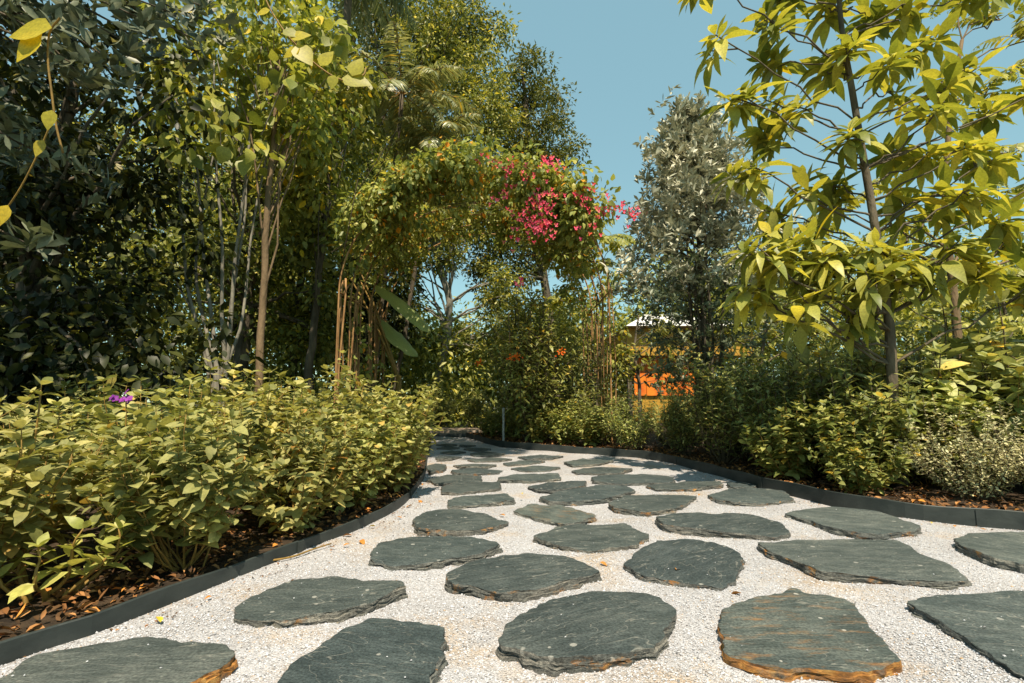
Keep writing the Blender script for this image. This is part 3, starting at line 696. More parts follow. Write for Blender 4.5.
# the purple flowers on the shrub at index 3
rt = tib[3]
def flower_on(root, pw, n, r):
    rng = np.random.default_rng(77); mb = MB(); T = leaf_template(2, .8, .05, .6)
    import mathutils
    Mi = (mathutils.Matrix.LocRotScale(root.location, root.rotation_euler, root.scale)).inverted()
    for k in range(n):
        c = np.array(pw) + rng.normal(0, r, 3)*[1,1,.5]; ax = norm(np.array([rng.normal(0,.4), -.7, .6]))
        x = norm(np.cross(ax,[0,0,1.])); yv = np.cross(ax,x)
        for j in range(5):
            a = j*2*math.pi/5; d = math.cos(a)*x + math.sin(a)*yv + ax*.15
            l = np.array(Mi @ Vector(c)); dl = np.array(Mi.to_3x3() @ Vector(d)); ul = np.array(Mi.to_3x3() @ Vector(ax))
            scatter(mb, T, [l], [dl], [ul], .024, None, [.1])
    mb.build('flower_cluster', M['purple'], root)
    ms = MB(); l0 = np.array(Mi @ Vector(tuple(np.array(pw)-[0,-.02,.3]))); l1 = np.array(Mi @ Vector(pw))
    tube(ms, bez(l0,(l0+l1)/2+[.01,0,0],l1,6), .0035, 5); ms.build('flower_stalk', M['stem'], root)
flower_on(rt, tuple(at(126,398,2.45)), 7, .022)

# big-leaved sprig in the near corner of the bed
sp = shrub_parts(61, .34, .2, 7, .05, .1, T_HI, 'sprig', side=.2, start=.35, srad=.006, curl=.2)
p = ground(48,622); make_shrub('young_shrub', 'low sprig with broad pale leaves at the edging in the near corner', 'shrub', (p[0]-.06,p[1]+.05,SOIL_L), .6, None, 1, sp)
tall = shrub_parts(62, .98, .05, 1, .12, .1, T_ROUND, 'tib', side=0, start=.3, srad=.006, curl=.2)
p = at(46,470,2.15); make_shrub('upright_shoot', 'single upright golden shoot topped by a pair of pale leaves', 'plant', (p[0],2.15,SOIL_L), 1.0, None, 1, tall)

# --- bed on the tall-edging side
dark_p = [shrub_parts(80+i, .95, .45, 28, .05, .1, T_LANCE, 'darkshrub', 'twig', side=.9, start=.15) for i in range(2)]
mid_p = [shrub_parts(90+i, .9, .45, 20, .062, .14, T_HI, 'midshrub', 'stem', side=.6, start=.15) for i in range(2)]
fine_p = shrub_parts(95, .75, .42, 34, .03, .04, T_MID, 'silverfine', 'twig', side=1.2, start=.1, srad=.003)
pale_p = shrub_parts(97, 1.25, .5, 11, .1, .2, T_HI, 'paleshrub', 'twig', side=.5, start=.35, srad=.008)
DG, MG, FG = 'dark small-leaved shrubs behind the tall edging', 'mid green broad-leaved shrubs behind the tall edging', 'low sunlit shrubs under the arch'
protos = {}
def put(kind, x, y, s, lab, grp):
    s = s*{'d':1.2,'m':1.12 if y < 7.8 else .95,'f':1,'p':1.1}[kind]
    rz = RNG.uniform(0,6.28); v = int(RNG.integers(0,2))
    src = {'d':dark_p,'m':mid_p}.get(kind)
    key = kind+str(v if src else 0)
    nm = {'d':'dark_leaved_shrub','m':'broad_leaved_shrub','f':'silver_shrub','p':'large_leaved_shrub'}[kind]
    if key not in protos:
        protos[key] = make_shrub(nm, lab, 'shrub', (x,y,SOIL_R), rz, grp, s, src[v] if src else (fine_p if kind=='f' else pale_p))
    else:
        o = copy_thing(protos[key], (x,y,SOIL_R), rz, s, lab, grp)
        if not grp and 'group' in o: del o['group']
dl = 'dark green shrub in the shaded mass behind the tall edging'
for x,y,s in [(2.45,5.9,1.0),(2.75,5.2,1.0),(3.15,5.6,1.1),(2.3,6.7,.72),(2.9,6.5,.85),(1.75,7.4,.65),(2.4,7.6,.7),(3.5,4.85,1.1),(3.1,4.55,.95),(3.7,5.9,1.15),(4.2,5.2,1.15),(3.6,6.9,1.15),(4.6,6.4,1.2),(1.5,8.3,.9),(2.0,9.2,.6),(3.0,8.6,.7)]:
    put('d', x, y, s, dl, DG)
ml_ = 'mid green shrub with broad leaves behind the tall edging'
for k, (x,y,s) in enumerate([(2.95,4.25,.72),(3.55,4.35,.85),(3.2,4.65,1.05),(4.6,5.0,1.25),(2.72,4.0,.5),(2.6,4.7,.7),(3.9,4.3,.9),(4.3,4.1,.8),(5.0,5.0,1.2),(5.6,5.9,1.25),(2.55,4.75,.6)]):
    put('m', x, y, s, {4:'low broad-leaved shrub sprawling over the litter at the tall edging', 7:'small pale green shrub lit in front of the dark mass'}.get(k, ml_), MG)
fl = 'low yellowish shrub in the sunlit strip beneath the arch'
for x,y,s in [(.9,8.2,.75),(.45,8.55,.72),(1.25,7.9,.75),(0.0,9.2,.7),(-.35,10.0,.62),(.5,9.4,.85),(1.0,9.0,.9),(-.5,10.8,.6),(.2,10.3,.8)]:
    put('m', x, y, s, fl, FG)
put('f', 3.42, 3.78, .98, 'silvery fine-leaved bush by the tall edging at the picture edge', None)
put('f', 3.85, 3.62, .95, 'silvery fine-leaved bush behind the other silvery one', None)
put('p', 3.95, 4.35, 1.12, 'shrub with big pale leaves, some yellow, above the silvery bush', None)
put('p', 3.3, 5.0, 1.05, 'shrub with big pale leaves beside the trunk of the long-leaved young tree', None)
put('p', 4.65, 4.5, 1.15, 'shrub with big pale leaves standing half out of the picture', None)
# low plants at the end of the path and beyond, left of the arch
ll = 'low green shrub in the shade beyond the end of the path'
for x,y,s in [(-2.6,9.3,.7),(-3.2,8.4,.8),(-2.4,10.6,.6),(-3.6,9.8,.9),(-4.3,8.6,.9),(-1.9,12.9,.9),(-1.0,13.1,.8),(0.1,12.9,.95),(1.1,12.2,1.0),(-3.0,12.8,.9)]:
    put('d', x, y, s, ll, 'low shrubs beyond the end of the path')

# ------------------------------------------------------------------ trees
def clumps_in(rng, c, rad, n, shell=.55):
    d = norm(rng.normal(0,1,(n,3))); r = (shell + (1-shell)*rng.random(n))**.8
    r = np.where(rng.random(n) < .25, r*rng.random(n), r)
    return np.asarray(c) + d*r[:,None]*np.asarray(rad)
def leaves_for(mb, rng, cl, cr, n_per, L, T, droop=.35, cen=None, wid=1.0, flat=.75, mat=0):
    k = len(cl); cr = np.broadcast_to(cr, (k,)) * rng.uniform(.65,1.25,k)
    n = k*n_per; ci = np.repeat(np.arange(k), n_per)
    o = norm(rng.normal(0,1,(n,3)))*(rng.random(n)**.45)[:,None]*cr[ci][:,None]*[1,1,flat]
    P = cl[ci] + o
    D = norm(o) + rng.normal(0,.5,(n,3)) + np.array([0,0,-droop])
    U = np.array([0,0,1.0]) + rng.normal(0,.5,(n,3)) + .3*norm(o)
    scatter(mb, T, P, D, U, L*rng.uniform(.65,1.25,n), wid*rng.uniform(.85,1.15,n), rng.normal(.2,.2,n), mat)
def limbs(mb, rng, trunk, rad, cl, frac=(.4,1.0), every=1, r0=.35, sides=6):
    n = len(trunk)
    for c in cl[::every]:
        # leave the trunk at a point lower than the clump
        zc = c[2]; cand = [i for i in range(int(frac[0]*n), n) if trunk[i][2] < zc-.15*abs(zc)] or [int(frac[0]*n)]
        i = cand[-1] if rng.random() < .6 else cand[int(rng.integers(0,len(cand)))]
        p = trunk[i]; m = (p+c)/2 + np.array([0,0,.12*np.linalg.norm(c-p)])
        pts = wobble(bez(p, m, c, 7), .03*np.linalg.norm(c-p)*.5, rng)
        r = max(rad[i]*r0, .008); tube(mb, pts, np.linspace(r, r*.22, 7), sides)
def tree(name, label, path, r0, r1, crowns, L, T, lmat, bmat='bark', group=None, seed=0, cr=.5, n_per=60, droop=.35, every=2, cat='tree', wid=1.0, sides=9, shell=.55):
    """crowns: list of (centre, radii, clump count)"""
    rng = np.random.default_rng(300+seed)
    path = np.asarray(path, float); base = path[0].copy()
    pts = resample(spline(path), 22); pts[1:] += np.c_[rng.normal(0,r0*.12,(21,2)), np.zeros(21)]
    rad = np.linspace(1,0,22)**.8*(r0-r1)+r1; rad[0] *= 1.35; rad[1] *= 1.1
    t = thing(name, label, cat, base, 0, group)
    mt, mc = MB(), MB(); tube(mt, pts-base, rad, sides)
    for c, rd, k in crowns:
        cl = clumps_in(rng, np.asarray(c)-base, rd, k, shell)
        leaves_for(mc, rng, cl, cr, n_per, L, T, droop, wid=wid)
        limbs(mt, rng, pts-base, rad, cl, every=every)
    mt.build('trunk', M[bmat], t); mc.build('crown', M[lmat], t)
    return t

# silver tree
b = np.array([3.0,7.75,.06])
sil = thing('silver_tree', 'conical silver-grey tree standing against the open sky', 'tree', b)
rng = np.random.default_rng(401); mt, mc, lo = MB(), MB(), []
for k in range(9):
    a = rng.uniform(0,6.28); r = rng.uniform(.05,.35); top = np.array([math.cos(a)*r*1.6, math.sin(a)*r*1.6, rng.uniform(2.6,4.2)])
    tube(mt, wobble(bez(np.array([math.cos(a)*.12,math.sin(a)*.12,-.05]), np.array([math.cos(a)*r,math.sin(a)*r,1.2]), top, 9), .02, rng), np.linspace(.03,.01,9), 6)
tube(mt, wobble(bez(np.zeros(3), np.array([.05,0,2.4]), np.array([-.1,0,5.1]), 12), .015, rng), np.linspace(.07,.012,12), 8)
Tsil = leaf_template(2, .32, .1, .55)
cl = []
for k in range(330):
    z = rng.uniform(.75,5.35)
    w = 1.2*max(.05, min(1, (5.6-z)/2.4))**.8 * (1 if z > 2.7 else .5+.5*(z-.75)/1.95)
    a = rng.uniform(0,6.28); r = w*(rng.random()**.5)*rng.uniform(.85,1.12)
    cl.append([math.cos(a)*r-.1*z/5, math.sin(a)*r, z])
cl = np.array(cl)
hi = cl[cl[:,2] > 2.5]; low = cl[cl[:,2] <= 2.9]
for c in cl[::2]:
    s = np.array([0,0,max(.3,c[2]-.55)]); tube(mt, bez(s, (s+c)/2+[0,0,-.05], c, 5), np.linspace(.012,.004,5), 4)
# leaves sit in upright whorls along short twigs
def whorls(mb, rng, cl, tw, per, L, T, spread=.22, mat=0, upb=.9):
    k = len(cl); c = np.repeat(cl, tw, 0) + rng.normal(0, spread, (k*tw,3))
    ax = norm(rng.normal(0,.55,(k*tw,3)) + np.array([0,0,upb])); n = k*tw*per
    C2 = np.repeat(c, per, 0); A2 = np.repeat(ax, per, 0)
    e = norm(np.cross(A2, rng.normal(0,1,(n,3)))); s = rng.uniform(.3,1.2,n)[:,None]
    scatter(mb, T, C2 + A2*rng.uniform(-.08,.04,n)[:,None], e + A2*s, A2*1.0 - e*.3, L*rng.uniform(.7,1.2,n), None, rng.normal(.1,.15,n), mat)
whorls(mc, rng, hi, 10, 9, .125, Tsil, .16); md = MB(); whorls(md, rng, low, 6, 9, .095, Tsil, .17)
mt.build('trunk', M['bark'], sil); mc.build('crown', M['silver'], sil); md.build('lower_foliage', M['silverdark'], sil)  # lower leaves use a darker leaf colour that paints in the crown's shade

# big-leaved bright tree on the right bed
def big_tree():
    rng = np.random.default_rng(402); D0 = 4.4
    base = at(893,392,D0); base[2] = .05
    t = thing('large_leaved_tree', 'young tree with long bright yellow-green leaves in drooping whorls', 'tree', base)
    mt, mc = MB(), MB()
    tp = [base, at(893,392,D0), at(890,330,D0), at(886,300,D0), at(873,215,D0), at(862,150,D0), at(852,90,D0), at(842,30,D0+.05), at(836,-40,D0+.1), at(832,-110,D0+.1)]
    tr = resample(spline(tp, 5), 40); rad = np.interp(np.linspace(0,1,40), [0,.05,.3,.6,1], [.058,.047,.038,.029,.013])
    tube(mt, tr-base, rad, 10)
    CL = [(714,34,-.5),(764,20,-.2),(781,-4,.1),(740,94,-.4),(765,100,.1),(795,106,-.2),(824,72,.3),(889,58,-.5),(918,44,-.2),(952,84,-.6),(980,66,-.1),(748,165,-.3),(768,140,.3),
          (800,180,-.1),(850,128,-.6),(897,92,.4),(934,112,-.7),(968,142,-.5),(996,158,.0),(833,186,.5),(950,188,-.4),(986,186,-.8),(1012,222,-.3),(912,4,-.1),(823,4,.2),(870,10,.4),
          (765,264,-.3),(782,242,-.5),(822,252,-.6),(852,256,-.5),(742,284,-.4),(802,276,-.2),(890,250,-.7),(922,272,-.4),(960,240,-.6),(775,214,.3),
          (757,246,-.7),(788,254,-.2),(812,238,.2),(836,268,-.6),(868,288,-.8),(886,266,-.3),(912,258,.1),(985,262,-.5),(1010,242,.2),(944,212,.4),(760,300,-.2),(846,322,-.3),(800,296,-.5),
          (700,-20,-.4),(740,-40,0),(800,-60,-.3),(860,-50,-.5),(930,-40,.2),(980,-10,.3),(900,150,.6),(1040,90,-.3),(1050,180,-.2),(1030,290,-.4),(880,-120,0),(810,-110,.2),(960,-80,-.2),
          (775,60,.4),(846,46,-.4),(930,150,.3),(905,200,.3),(990,110,.4)]
    P,Dv,U,S = [],[],[],[]
    for (px,py,dd) in CL:
        dd = dd*.75+.2
        c = at(px,py,D0+dd); hub = tr[np.argmin(np.abs(tr[:,2]-(c[2]-.45*np.linalg.norm(c[:2]-base[:2])-.1)))]
        i = int(np.argmin(np.linalg.norm(tr-hub,axis=1)))
        m = (hub+c)/2 + np.array([0,0,-.05+rng.normal(0,.06)])
        br = wobble(bez(hub, m, c, 8), .02, rng); r = max(rad[i]*.3,.009)
        tube(mt, br-base, np.linspace(r,.006,8), 6)
        ax0 = norm(norm(br[-1]-br[-3]) + np.array([0,0,.45]))
        for sub in range(3 if rng.random() < .6 else 2):
            ax = norm(ax0 + rng.normal(0,.35*sub,3)); cc = c if sub == 0 else c + norm(rng.normal(0,1,3))*rng.uniform(.1,.2)
            if sub: tube(mt, bez(br[-2], (br[-2]+cc)/2, cc, 4)-base, np.linspace(.008,.005,4), 5)
            x = norm(np.cross(ax,[.3,.2,.9])); y = np.cross(ax,x); n = int(rng.integers(8,17)); ph = rng.uniform(0,6.28)
            for j in range(n):
                a = ph + j*2.4; el = 1.5 - 1.75*(1-j/n) + rng.normal(0,.2)
                d = math.cos(a)*x + math.sin(a)*y + ax*el*.6 + np.array([0,0,-.12])
                P.append(cc - ax*.10*(1-j/n)); Dv.append(d); U.append(np.array([0,0,1.])+.35*ax+rng.normal(0,.15,3)); S.append(rng.uniform(.2,.36)*(1-.45*(j/n)**3))
    n = len(P); scatter(mc, T_LANCE_HI, np.array(P)-base, Dv, U, S, rng.uniform(.75,1.15,n), rng.uniform(-.05,.75,n))
    mt.build('trunk', M['bark'], t); mc.build('crown', M['bigleaf'], t)
big_tree()

# compound-leaved fronds (pinnate leaf sprays and palms)
def frond(mb, ms, rng, p, d, length, nl, ll, lw, droop=.6, T=None, rr=.01, hang=.3, vee=.3, up=(0,0,1)):
    n = 10; d = norm(np.asarray(d,float)); pts = [np.asarray(p,float)]; v = d.copy()
    for i in range(n):
        v = norm(v + np.array([0,0,-droop/n*1.6*(i/n+.4)])); pts.append(pts[-1] + v*length/n)
    pts = np.array(pts); tube(ms, pts, np.linspace(rr, rr*.25, n+1), 5)
    s = np.linspace(.12,1,nl); idx = s*n; P = np.stack([np.interp(idx, np.arange(n+1), pts[:,k]) for k in range(3)],1)
    tan = norm(np.stack([np.interp(idx, np.arange(n+1), np.gradient(pts,axis=0)[:,k]) for k in range(3)],1))
    side = norm(np.cross(tan, np.asarray(up,float)+1e-3)); nrm = np.cross(side, tan)
    for sg in (-1,1):
        D = side*sg + tan*.55 + nrm*vee + np.array([0,0,-hang]) + rng.normal(0,.08,(nl,3))
        S = ll*np.sin(np.clip(s*.85+.12,0,1)*math.pi)**.6*rng.uniform(.85,1.1,nl)
        scatter(mb, T, P, D, nrm+rng.normal(0,.15,(nl,3)), S, lw, rng.uniform(.1,.5,nl))
def pinnate_tree(label, path, r0, tips, lmat, bmat, seed, length=.55, nl=11, ll=.15, group=None, name='pinnate_tree', per=5):
    rng = np.random.default_rng(500+seed); path = np.asarray(path,float); base = path[0].copy()
    tr = resample(spline(path), 24); rad = np.linspace(r0, r0*.35, 24); rad[0]*=1.3
    t = thing(name, label, 'tree', base, 0, group); mt, mc = MB(), MB(); tube(mt, tr-base, rad, 8)
    T = leaf_template(2,.38,.08,.45)
    for c in tips:
        c = np.asarray(c,float); i = int(np.clip(np.argmin(np.abs(tr[:,2]-(c[2]-.5*np.linalg.norm(c[:2]-tr[-1][:2])))), 6, 23))
        br = wobble(bez(tr[i], (tr[i]+c)/2+[0,0,.1], c, 7), .03, rng); tube(mt, br-base, np.linspace(rad[i]*.45,.008,7), 5)
        for k in range(per):
            a = rng.uniform(0,6.28); frond(mc, mt, rng, c-base, [math.cos(a),math.sin(a),rng.uniform(.1,.8)], length*rng.uniform(.75,1.2), nl, ll, 1, .9, T, .005, .45, .1)
    mt.build('trunk', M[bmat], t); mc.build('crown', M[lmat], t); return t
d = 5.7
pinnate_tree('slender tree with drooping feather leaves behind the long-leaved young tree', [at(958,372,d)*[1,1,0]+[0,0,.06], at(957,330,d), at(951,270,d), at(945,205,d), at(950,120,d), at(962,40,d)], .055,
   [at(x,y,d+e) for x,y,e in [(1000,20,.2),(1015,70,.5),(985,95,.3),(930,170,.6),(1020,150,.1),(880,190,.9),(840,215,.8),(1000,200,.6),(905,225,.3),(960,250,.9),(1030,40,0),(1040,250,.4),(800,230,1.2),(860,250,1.4),(960,-20,.2),(1010,-10,.5)]], 'pinnate', 'barkwarm', 1, length=.62, nl=11, ll=.16)
# pale feathery trees filling the gap behind
for k,(px,d,tops,lab) in enumerate([(760,10.5,[(740,300),(770,270),(800,240),(820,290),(780,320),(750,340),(850,300),(830,330),(720,335)], 'feathery pale tree behind the silver tree'),
        (1000,9.5,[(960,280),(990,300),(1020,270),(930,310),(900,300),(1040,310),(980,330),(880,330),(1060,250)], 'feathery pale tree at the back of the bed by the picture edge'),
        (596,12.5,[(560,300),(590,270),(575,330),(600,240),(550,350),(585,355),(615,245)], 'feathery yellow-green tree seen through the arch canes')]):
    pinnate_tree(lab, [at(px,400,d)*[1,1,0]+[0,0,0], at(px,370,d), at(px+6,320,d), at(px-4,280,d)], .06, [at(x,y,d+RNG.uniform(-.8,.8)) for x,y in tops], 'pinnate', 'bark', 5+k, length=.95, nl=13, ll=.2, per=9)

# ---------------- dark wood on the left
tree('overhanging_tree', 'grey-leaved tree reaching in from outside, branches over the top corner', [(-5.3,2.9,.0),(-5.3,2.9,1.6),(-5.4,3.0,3.4),(-5.5,3.2,5.5)], .16, .05,
     [((-5.6,3.2,6.9),(1.9,2.5,1.7),85),((-4.6,2.6,4.2),(.9,.9,.6),18)], .16, leaf_template(2,.34,.1,.5), 'silverdark', 'bark', seed=1, cr=.5, n_per=75, every=3, droop=.1)
# visible silver whorls of that tree near the top corner
tw = thing('grey_leaved_branch_tree', 'grey-green branches with leaf whorls hanging into the top corner', 'tree', (-3.9,2.75,0))
rng = np.random.default_rng(61); mt, mc = MB(), MB(); b0 = np.array([-3.9,2.75,0])
tube(mt, wobble(bez(np.array([0,0,0.]), np.array([-.1,.1,2.]), np.array([.1,.1,4.2]), 12), .02, rng), np.linspace(.09,.04,12), 8)
tips = [(20,14,3.0),(50,22,3.2),(90,30,3.4),(125,42,3.4),(150,48,3.5),(195,40,3.5),(75,70,3.3),(100,88,3.5),(70,62,3.0),(30,60,3.1),(170,12,3.4),(60,0,3.0),(120,4,3.3),(95,180,3.6),(30,245,3.0),(60,170,3.4),(10,120,3.2),(215,25,3.6),(140,18,3.1),(110,60,3.2),(40,36,2.9),(8,30,3.0),(200,5,3.4),(20,150,3.6)]
for px,py,d in tips:
    c = at(px,py,d)-b0; s = np.array([0,.05,min(c[2]+.3,3.9)]); br = wobble(bez(s,(s+c)/2+[0,0,.15],c,7),.02,rng)
    tube(mt, br, np.linspace(.018,.005,7), 5)
    ax = norm(br[-1]-br[-3]); cc = np.vstack([br[-1],br[-2],br[-1]+ax*.05, br[-3]]); whorls(mc, rng, cc, 2, 7, .13, leaf_template(2,.34,.1,.55), .05, upb=.3)
mt.build('trunk', M['bark'], tw); mc.build('crown', M['silverdark'], tw)

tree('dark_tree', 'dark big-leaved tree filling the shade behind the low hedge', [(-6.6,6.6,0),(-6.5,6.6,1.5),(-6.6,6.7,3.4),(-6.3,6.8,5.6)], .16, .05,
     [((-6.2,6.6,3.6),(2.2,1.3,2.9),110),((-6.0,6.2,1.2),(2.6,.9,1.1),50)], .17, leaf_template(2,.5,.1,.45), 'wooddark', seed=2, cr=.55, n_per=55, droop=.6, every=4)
tree('dark_tree', 'dark tree behind the pale many-stemmed one', [(-5.6,10.2,0),(-5.5,10.2,2),(-5.4,10.2,4.6),(-5.2,10.2,7.0)], .17, .05,
     [((-5.4,10.1,3.4),(2.6,1.4,3.2),120),((-5.2,10,7.4),(2.4,1.6,2.2),80)], .15, leaf_template(2,.5,.1,.45), 'woodmid', seed=3, cr=.55, n_per=60, droop=.5, every=4)
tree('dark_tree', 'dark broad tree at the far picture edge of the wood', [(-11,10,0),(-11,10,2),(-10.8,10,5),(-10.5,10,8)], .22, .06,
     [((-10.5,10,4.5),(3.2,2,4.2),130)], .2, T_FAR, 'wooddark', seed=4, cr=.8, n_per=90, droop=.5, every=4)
tree('light_green_tree', 'lighter green tree lit behind the brown single trunk', [(-5.0,11.4,0),(-5.0,11.4,2),(-4.8,11.4,5),(-4.4,11.4,7)], .1, .05,
     [((-4.9,11.2,2.6),(1.5,1.1,2.3),90),((-4.6,11.2,6.2),(1.9,1.3,2.0),90)], .13, leaf_template(2,.5,.1,.45), 'woodmid', seed=5, cr=.45, n_per=70, droop=.4, every=4)

# pale many-stemmed tree
def multistem():
    d = 7.4; rng = np.random.default_rng(410); base = at(215,400,d)*[1,1,0]+[0,0,.05]
    t = thing('many_stemmed_tree', 'tree of slim pale grey stems fanning up behind the low hedge', 'tree', base); mt, mc = MB(), MB()
    ST_ = [[(208,372),(196,320),(178,285),(171,262)],[(212,372),(190,300),(184,250),(178,160),(176,80)],[(216,372),(212,320),(204,260),(199,190),(190,90)],[(224,372),(222,330),(222,290),(222,240),(215,150),(214,60)],
           [(226,372),(231,320),(235,260),(243,200),(252,120),(262,40)],[(222,372),(228,330),(233,290),(240,250),(246,190),(236,110)],[(218,372),(206,330),(196,280),(198,240),(208,180),(222,120)],[(226,372),(240,330),(246,290),(252,230),(268,150),(285,80)]]
    for k, s in enumerate(ST_):
        off = rng.uniform(-.25,.25); p = np.array([base + [rng.uniform(-.12,.12), rng.uniform(-.1,.1), 0]] + [at(x,y,d+off*i/3) for i,(x,y) in enumerate(s)])
        pts = resample(spline(p,6), 24); tube(mt, pts-base, np.linspace(.036,.012,24)*rng.uniform(.75,1.1), 7)
    # large loose heart leaves at the top
    cl = np.array([at(x,y,d+rng.uniform(-.9,.7))-base for x,y in [(175,80),(190,60),(215,50),(240,70),(262,40),(235,100),(285,80),(220,120),(250,110),(200,100),(165,110),(300,110),(275,130),(310,60),(180,20),(230,10),(280,10),(255,150),(185,150),(215,-20),(260,-30),(160,-10),(310,-10),(330,30),(150,60)]])
    for c in cl: 
        p0 = np.array([c[0]*.6,c[1]*.6,c[2]-.7]); tube(mt, bez(p0,(p0+c)/2,c,5), np.linspace(.012,.005,5), 4)
    leaves_for(mc, rng, cl, .45, 26, .23, T_HEART, 1.0)
    mt.build('trunk', M['barkpale'], t); mc.build('crown', M['woodlight'], t)
multistem()
d = 7.2
tree('brown_trunked_tree', 'tree with a single straight warm brown trunk beside the pale stems', [at(259,400,d)*[1,1,0]+[0,0,.05], at(259,372,d), at(263,300,d), at(267,210,d), at(272,150,d), at(278,60,d)], .06, .03,
     [(at(285,40,d),(.9,.8,.8),34),(at(300,130,d+.4),(.8,.6,.4),16)], .15, T_MID, 'woodlight', 'barkwarm', seed=6, cr=.35, n_per=34, droop=.6, every=2)
tree('yellow_green_tree', 'yellow-green leafy tree between the brown trunk and the arch', [(-3.8,9.4,0),(-3.8,9.4,1.5),(-3.7,9.4,3.5),(-3.6,9.5,5.5)], .09, .03,
     [((-4.0,9.3,5.0),(.8,.8,1.0),30),((-3.9,9.5,6.9),(1.1,.9,1.0),36)], .2, leaf_template(2,.42,.1,.45), 'woodlight', seed=7, cr=.42, n_per=42, droop=.9, every=3)

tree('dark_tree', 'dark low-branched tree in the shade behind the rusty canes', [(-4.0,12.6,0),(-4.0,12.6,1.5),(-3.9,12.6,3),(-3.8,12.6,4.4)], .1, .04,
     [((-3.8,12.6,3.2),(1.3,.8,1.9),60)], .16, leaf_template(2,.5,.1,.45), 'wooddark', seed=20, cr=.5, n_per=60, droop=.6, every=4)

# palms
def palm(label, base, top, r, nf, length, lmat, seed, ll=.5, hang=.5, droop=.9, name='palm_tree'):
    rng = np.random.default_rng(600+seed); base = np.asarray(base,float); top = np.asarray(top,float)
    t = thing(name, label, 'palm', base); mt, mc = MB(), MB()
    tube(mt, wobble(bez(np.zeros(3),(top-base)*.5+[.05,0,0],top-base,14),.015,rng), r*(1+.08*np.sin(np.arange(14)*2.1)), 9)
    mr = MB()
    for k in range(nf):
        a = k*2.4+rng.uniform(-.2,.2); el = 1.1-1.5*(k/nf)
        frond(mc, mr, rng, top-base, [math.cos(a),math.sin(a),el], length*rng.uniform(.85,1.1), 44, ll, 1, droop, leaf_template(1,.12,.15,.4), .016, hang, .25)
    mt.build('trunk', M['bark'], t); mc.build('fronds', M[lmat], t); mr.build('frond_stalk', M['stem'], t)
palm('palm with arching grey-green fronds above the arch', (-3.3,11.6,0), at(402,95,11.4), .05, 20, 2.0, 'palm', 1)
palm('palm with long fronds hanging from the top of the picture', (-4.6,11.0,0), at(352,-40,10.8), .09, 22, 2.2, 'palmdark', 2, hang=1.0)
palm('palm leaning over the left shoulder of the arch', (-3.0,12.2,0), at(436,140,11.6), .05, 18, 1.45, 'palm', 3, ll=.4)

# trees behind the arch
tree('tall_tree', 'tall dark olive tree rising into the open sky behind the arch', [(1.6,18.5,0),(1.4,18.5,4),(.8,18.5,9),(.4,18.5,14)], .2, .06,
     [((.55,18.3,10.6),(1.85,1.8,3.8),150),((-.2,18.3,7.0),(1.7,1.4,2.6),80)], .17, T_FAR, 'tall', seed=8, cr=.6, n_per=110, droop=.2, every=5)
tree('olive_tree', 'sunlit olive-yellow tree beside the tall dark one', [(-4.6,16.5,0),(-4.5,16.5,4),(-3.6,16.5,8),(-2.4,16.5,13)], .2, .06,
     [((-2.0,16.4,13.0),(2.0,1.6,2.6),90),((-1.3,16.4,10.6),(1.3,1.2,1.6),50),((-3.2,16.4,8),(2.0,1.4,2.6),60)], .17, T_FAR, 'woodmid', seed=9, cr=.6, n_per=90, droop=.2, every=5)
tree('dark_tree', 'very tall dark tree closing the top of the picture', [(-5.5,18,0),(-5.5,18,5),(-5.2,18,10),(-4.6,18,16)], .35, .08,
     [((-5.5,18,12.5),(3.2,2,4.5),150),((-3.0,18,15.2),(2.6,1.6,2.0),70)], .2, T_FAR, 'tall', seed=10, cr=.8, n_per=90, droop=.3, every=5)
d = 15
tree('pale_trunked_tree', 'tree with a crooked pale trunk seen through the arch opening', [at(430,420,d)*[1,1,0], at(434,385,d), at(446,345,d), at(449,300,d), at(438,262,d), at(430,215,d)], .12, .09,
     [(at(436,228,d),(1.7,1.0,.9),34),(at(402,290,d+.5),(.55,.5,1.2),20),(at(444,262,d),(.3,.4,.7),8),(at(498,300,d),(.6,.6,1.0),18),(at(432,345,d+.6),(1.0,.5,.7),20),(at(480,345,d+.6),(1.0,.5,.7),20)], .16, T_FAR, 'woodmid', 'barkpale', seed=11, cr=.5, n_per=90, droop=.3, every=3)
tree('green_tree', 'rounded mid green tree behind the hanging vines', [(.6,12.0,0),(.6,12,1),(.7,12,2.2),(.7,12,3.2)], .1, .03,
     [((.5,12.0,2.1),(1.3,.9,1.2),60)], .12, T_MID, 'woodmid', seed=12, cr=.4, n_per=60, droop=.3, every=3)
# out of sight behind the viewer: the tree whose shade lies over the far bend of the path
tree('shade_tree', 'tall tree standing behind the viewer that shades the far bend', [(-4.6,-2.2,0),(-4.6,-2.0,5),(-3.6,-.6,9),(-.6,1.2,12)], .25, .06,
     [((.35,1.5,12.3),(1.0,1.2,.9),60)], .2, T_FAR, 'woodmid', seed=13, cr=.55, n_per=90, every=4)

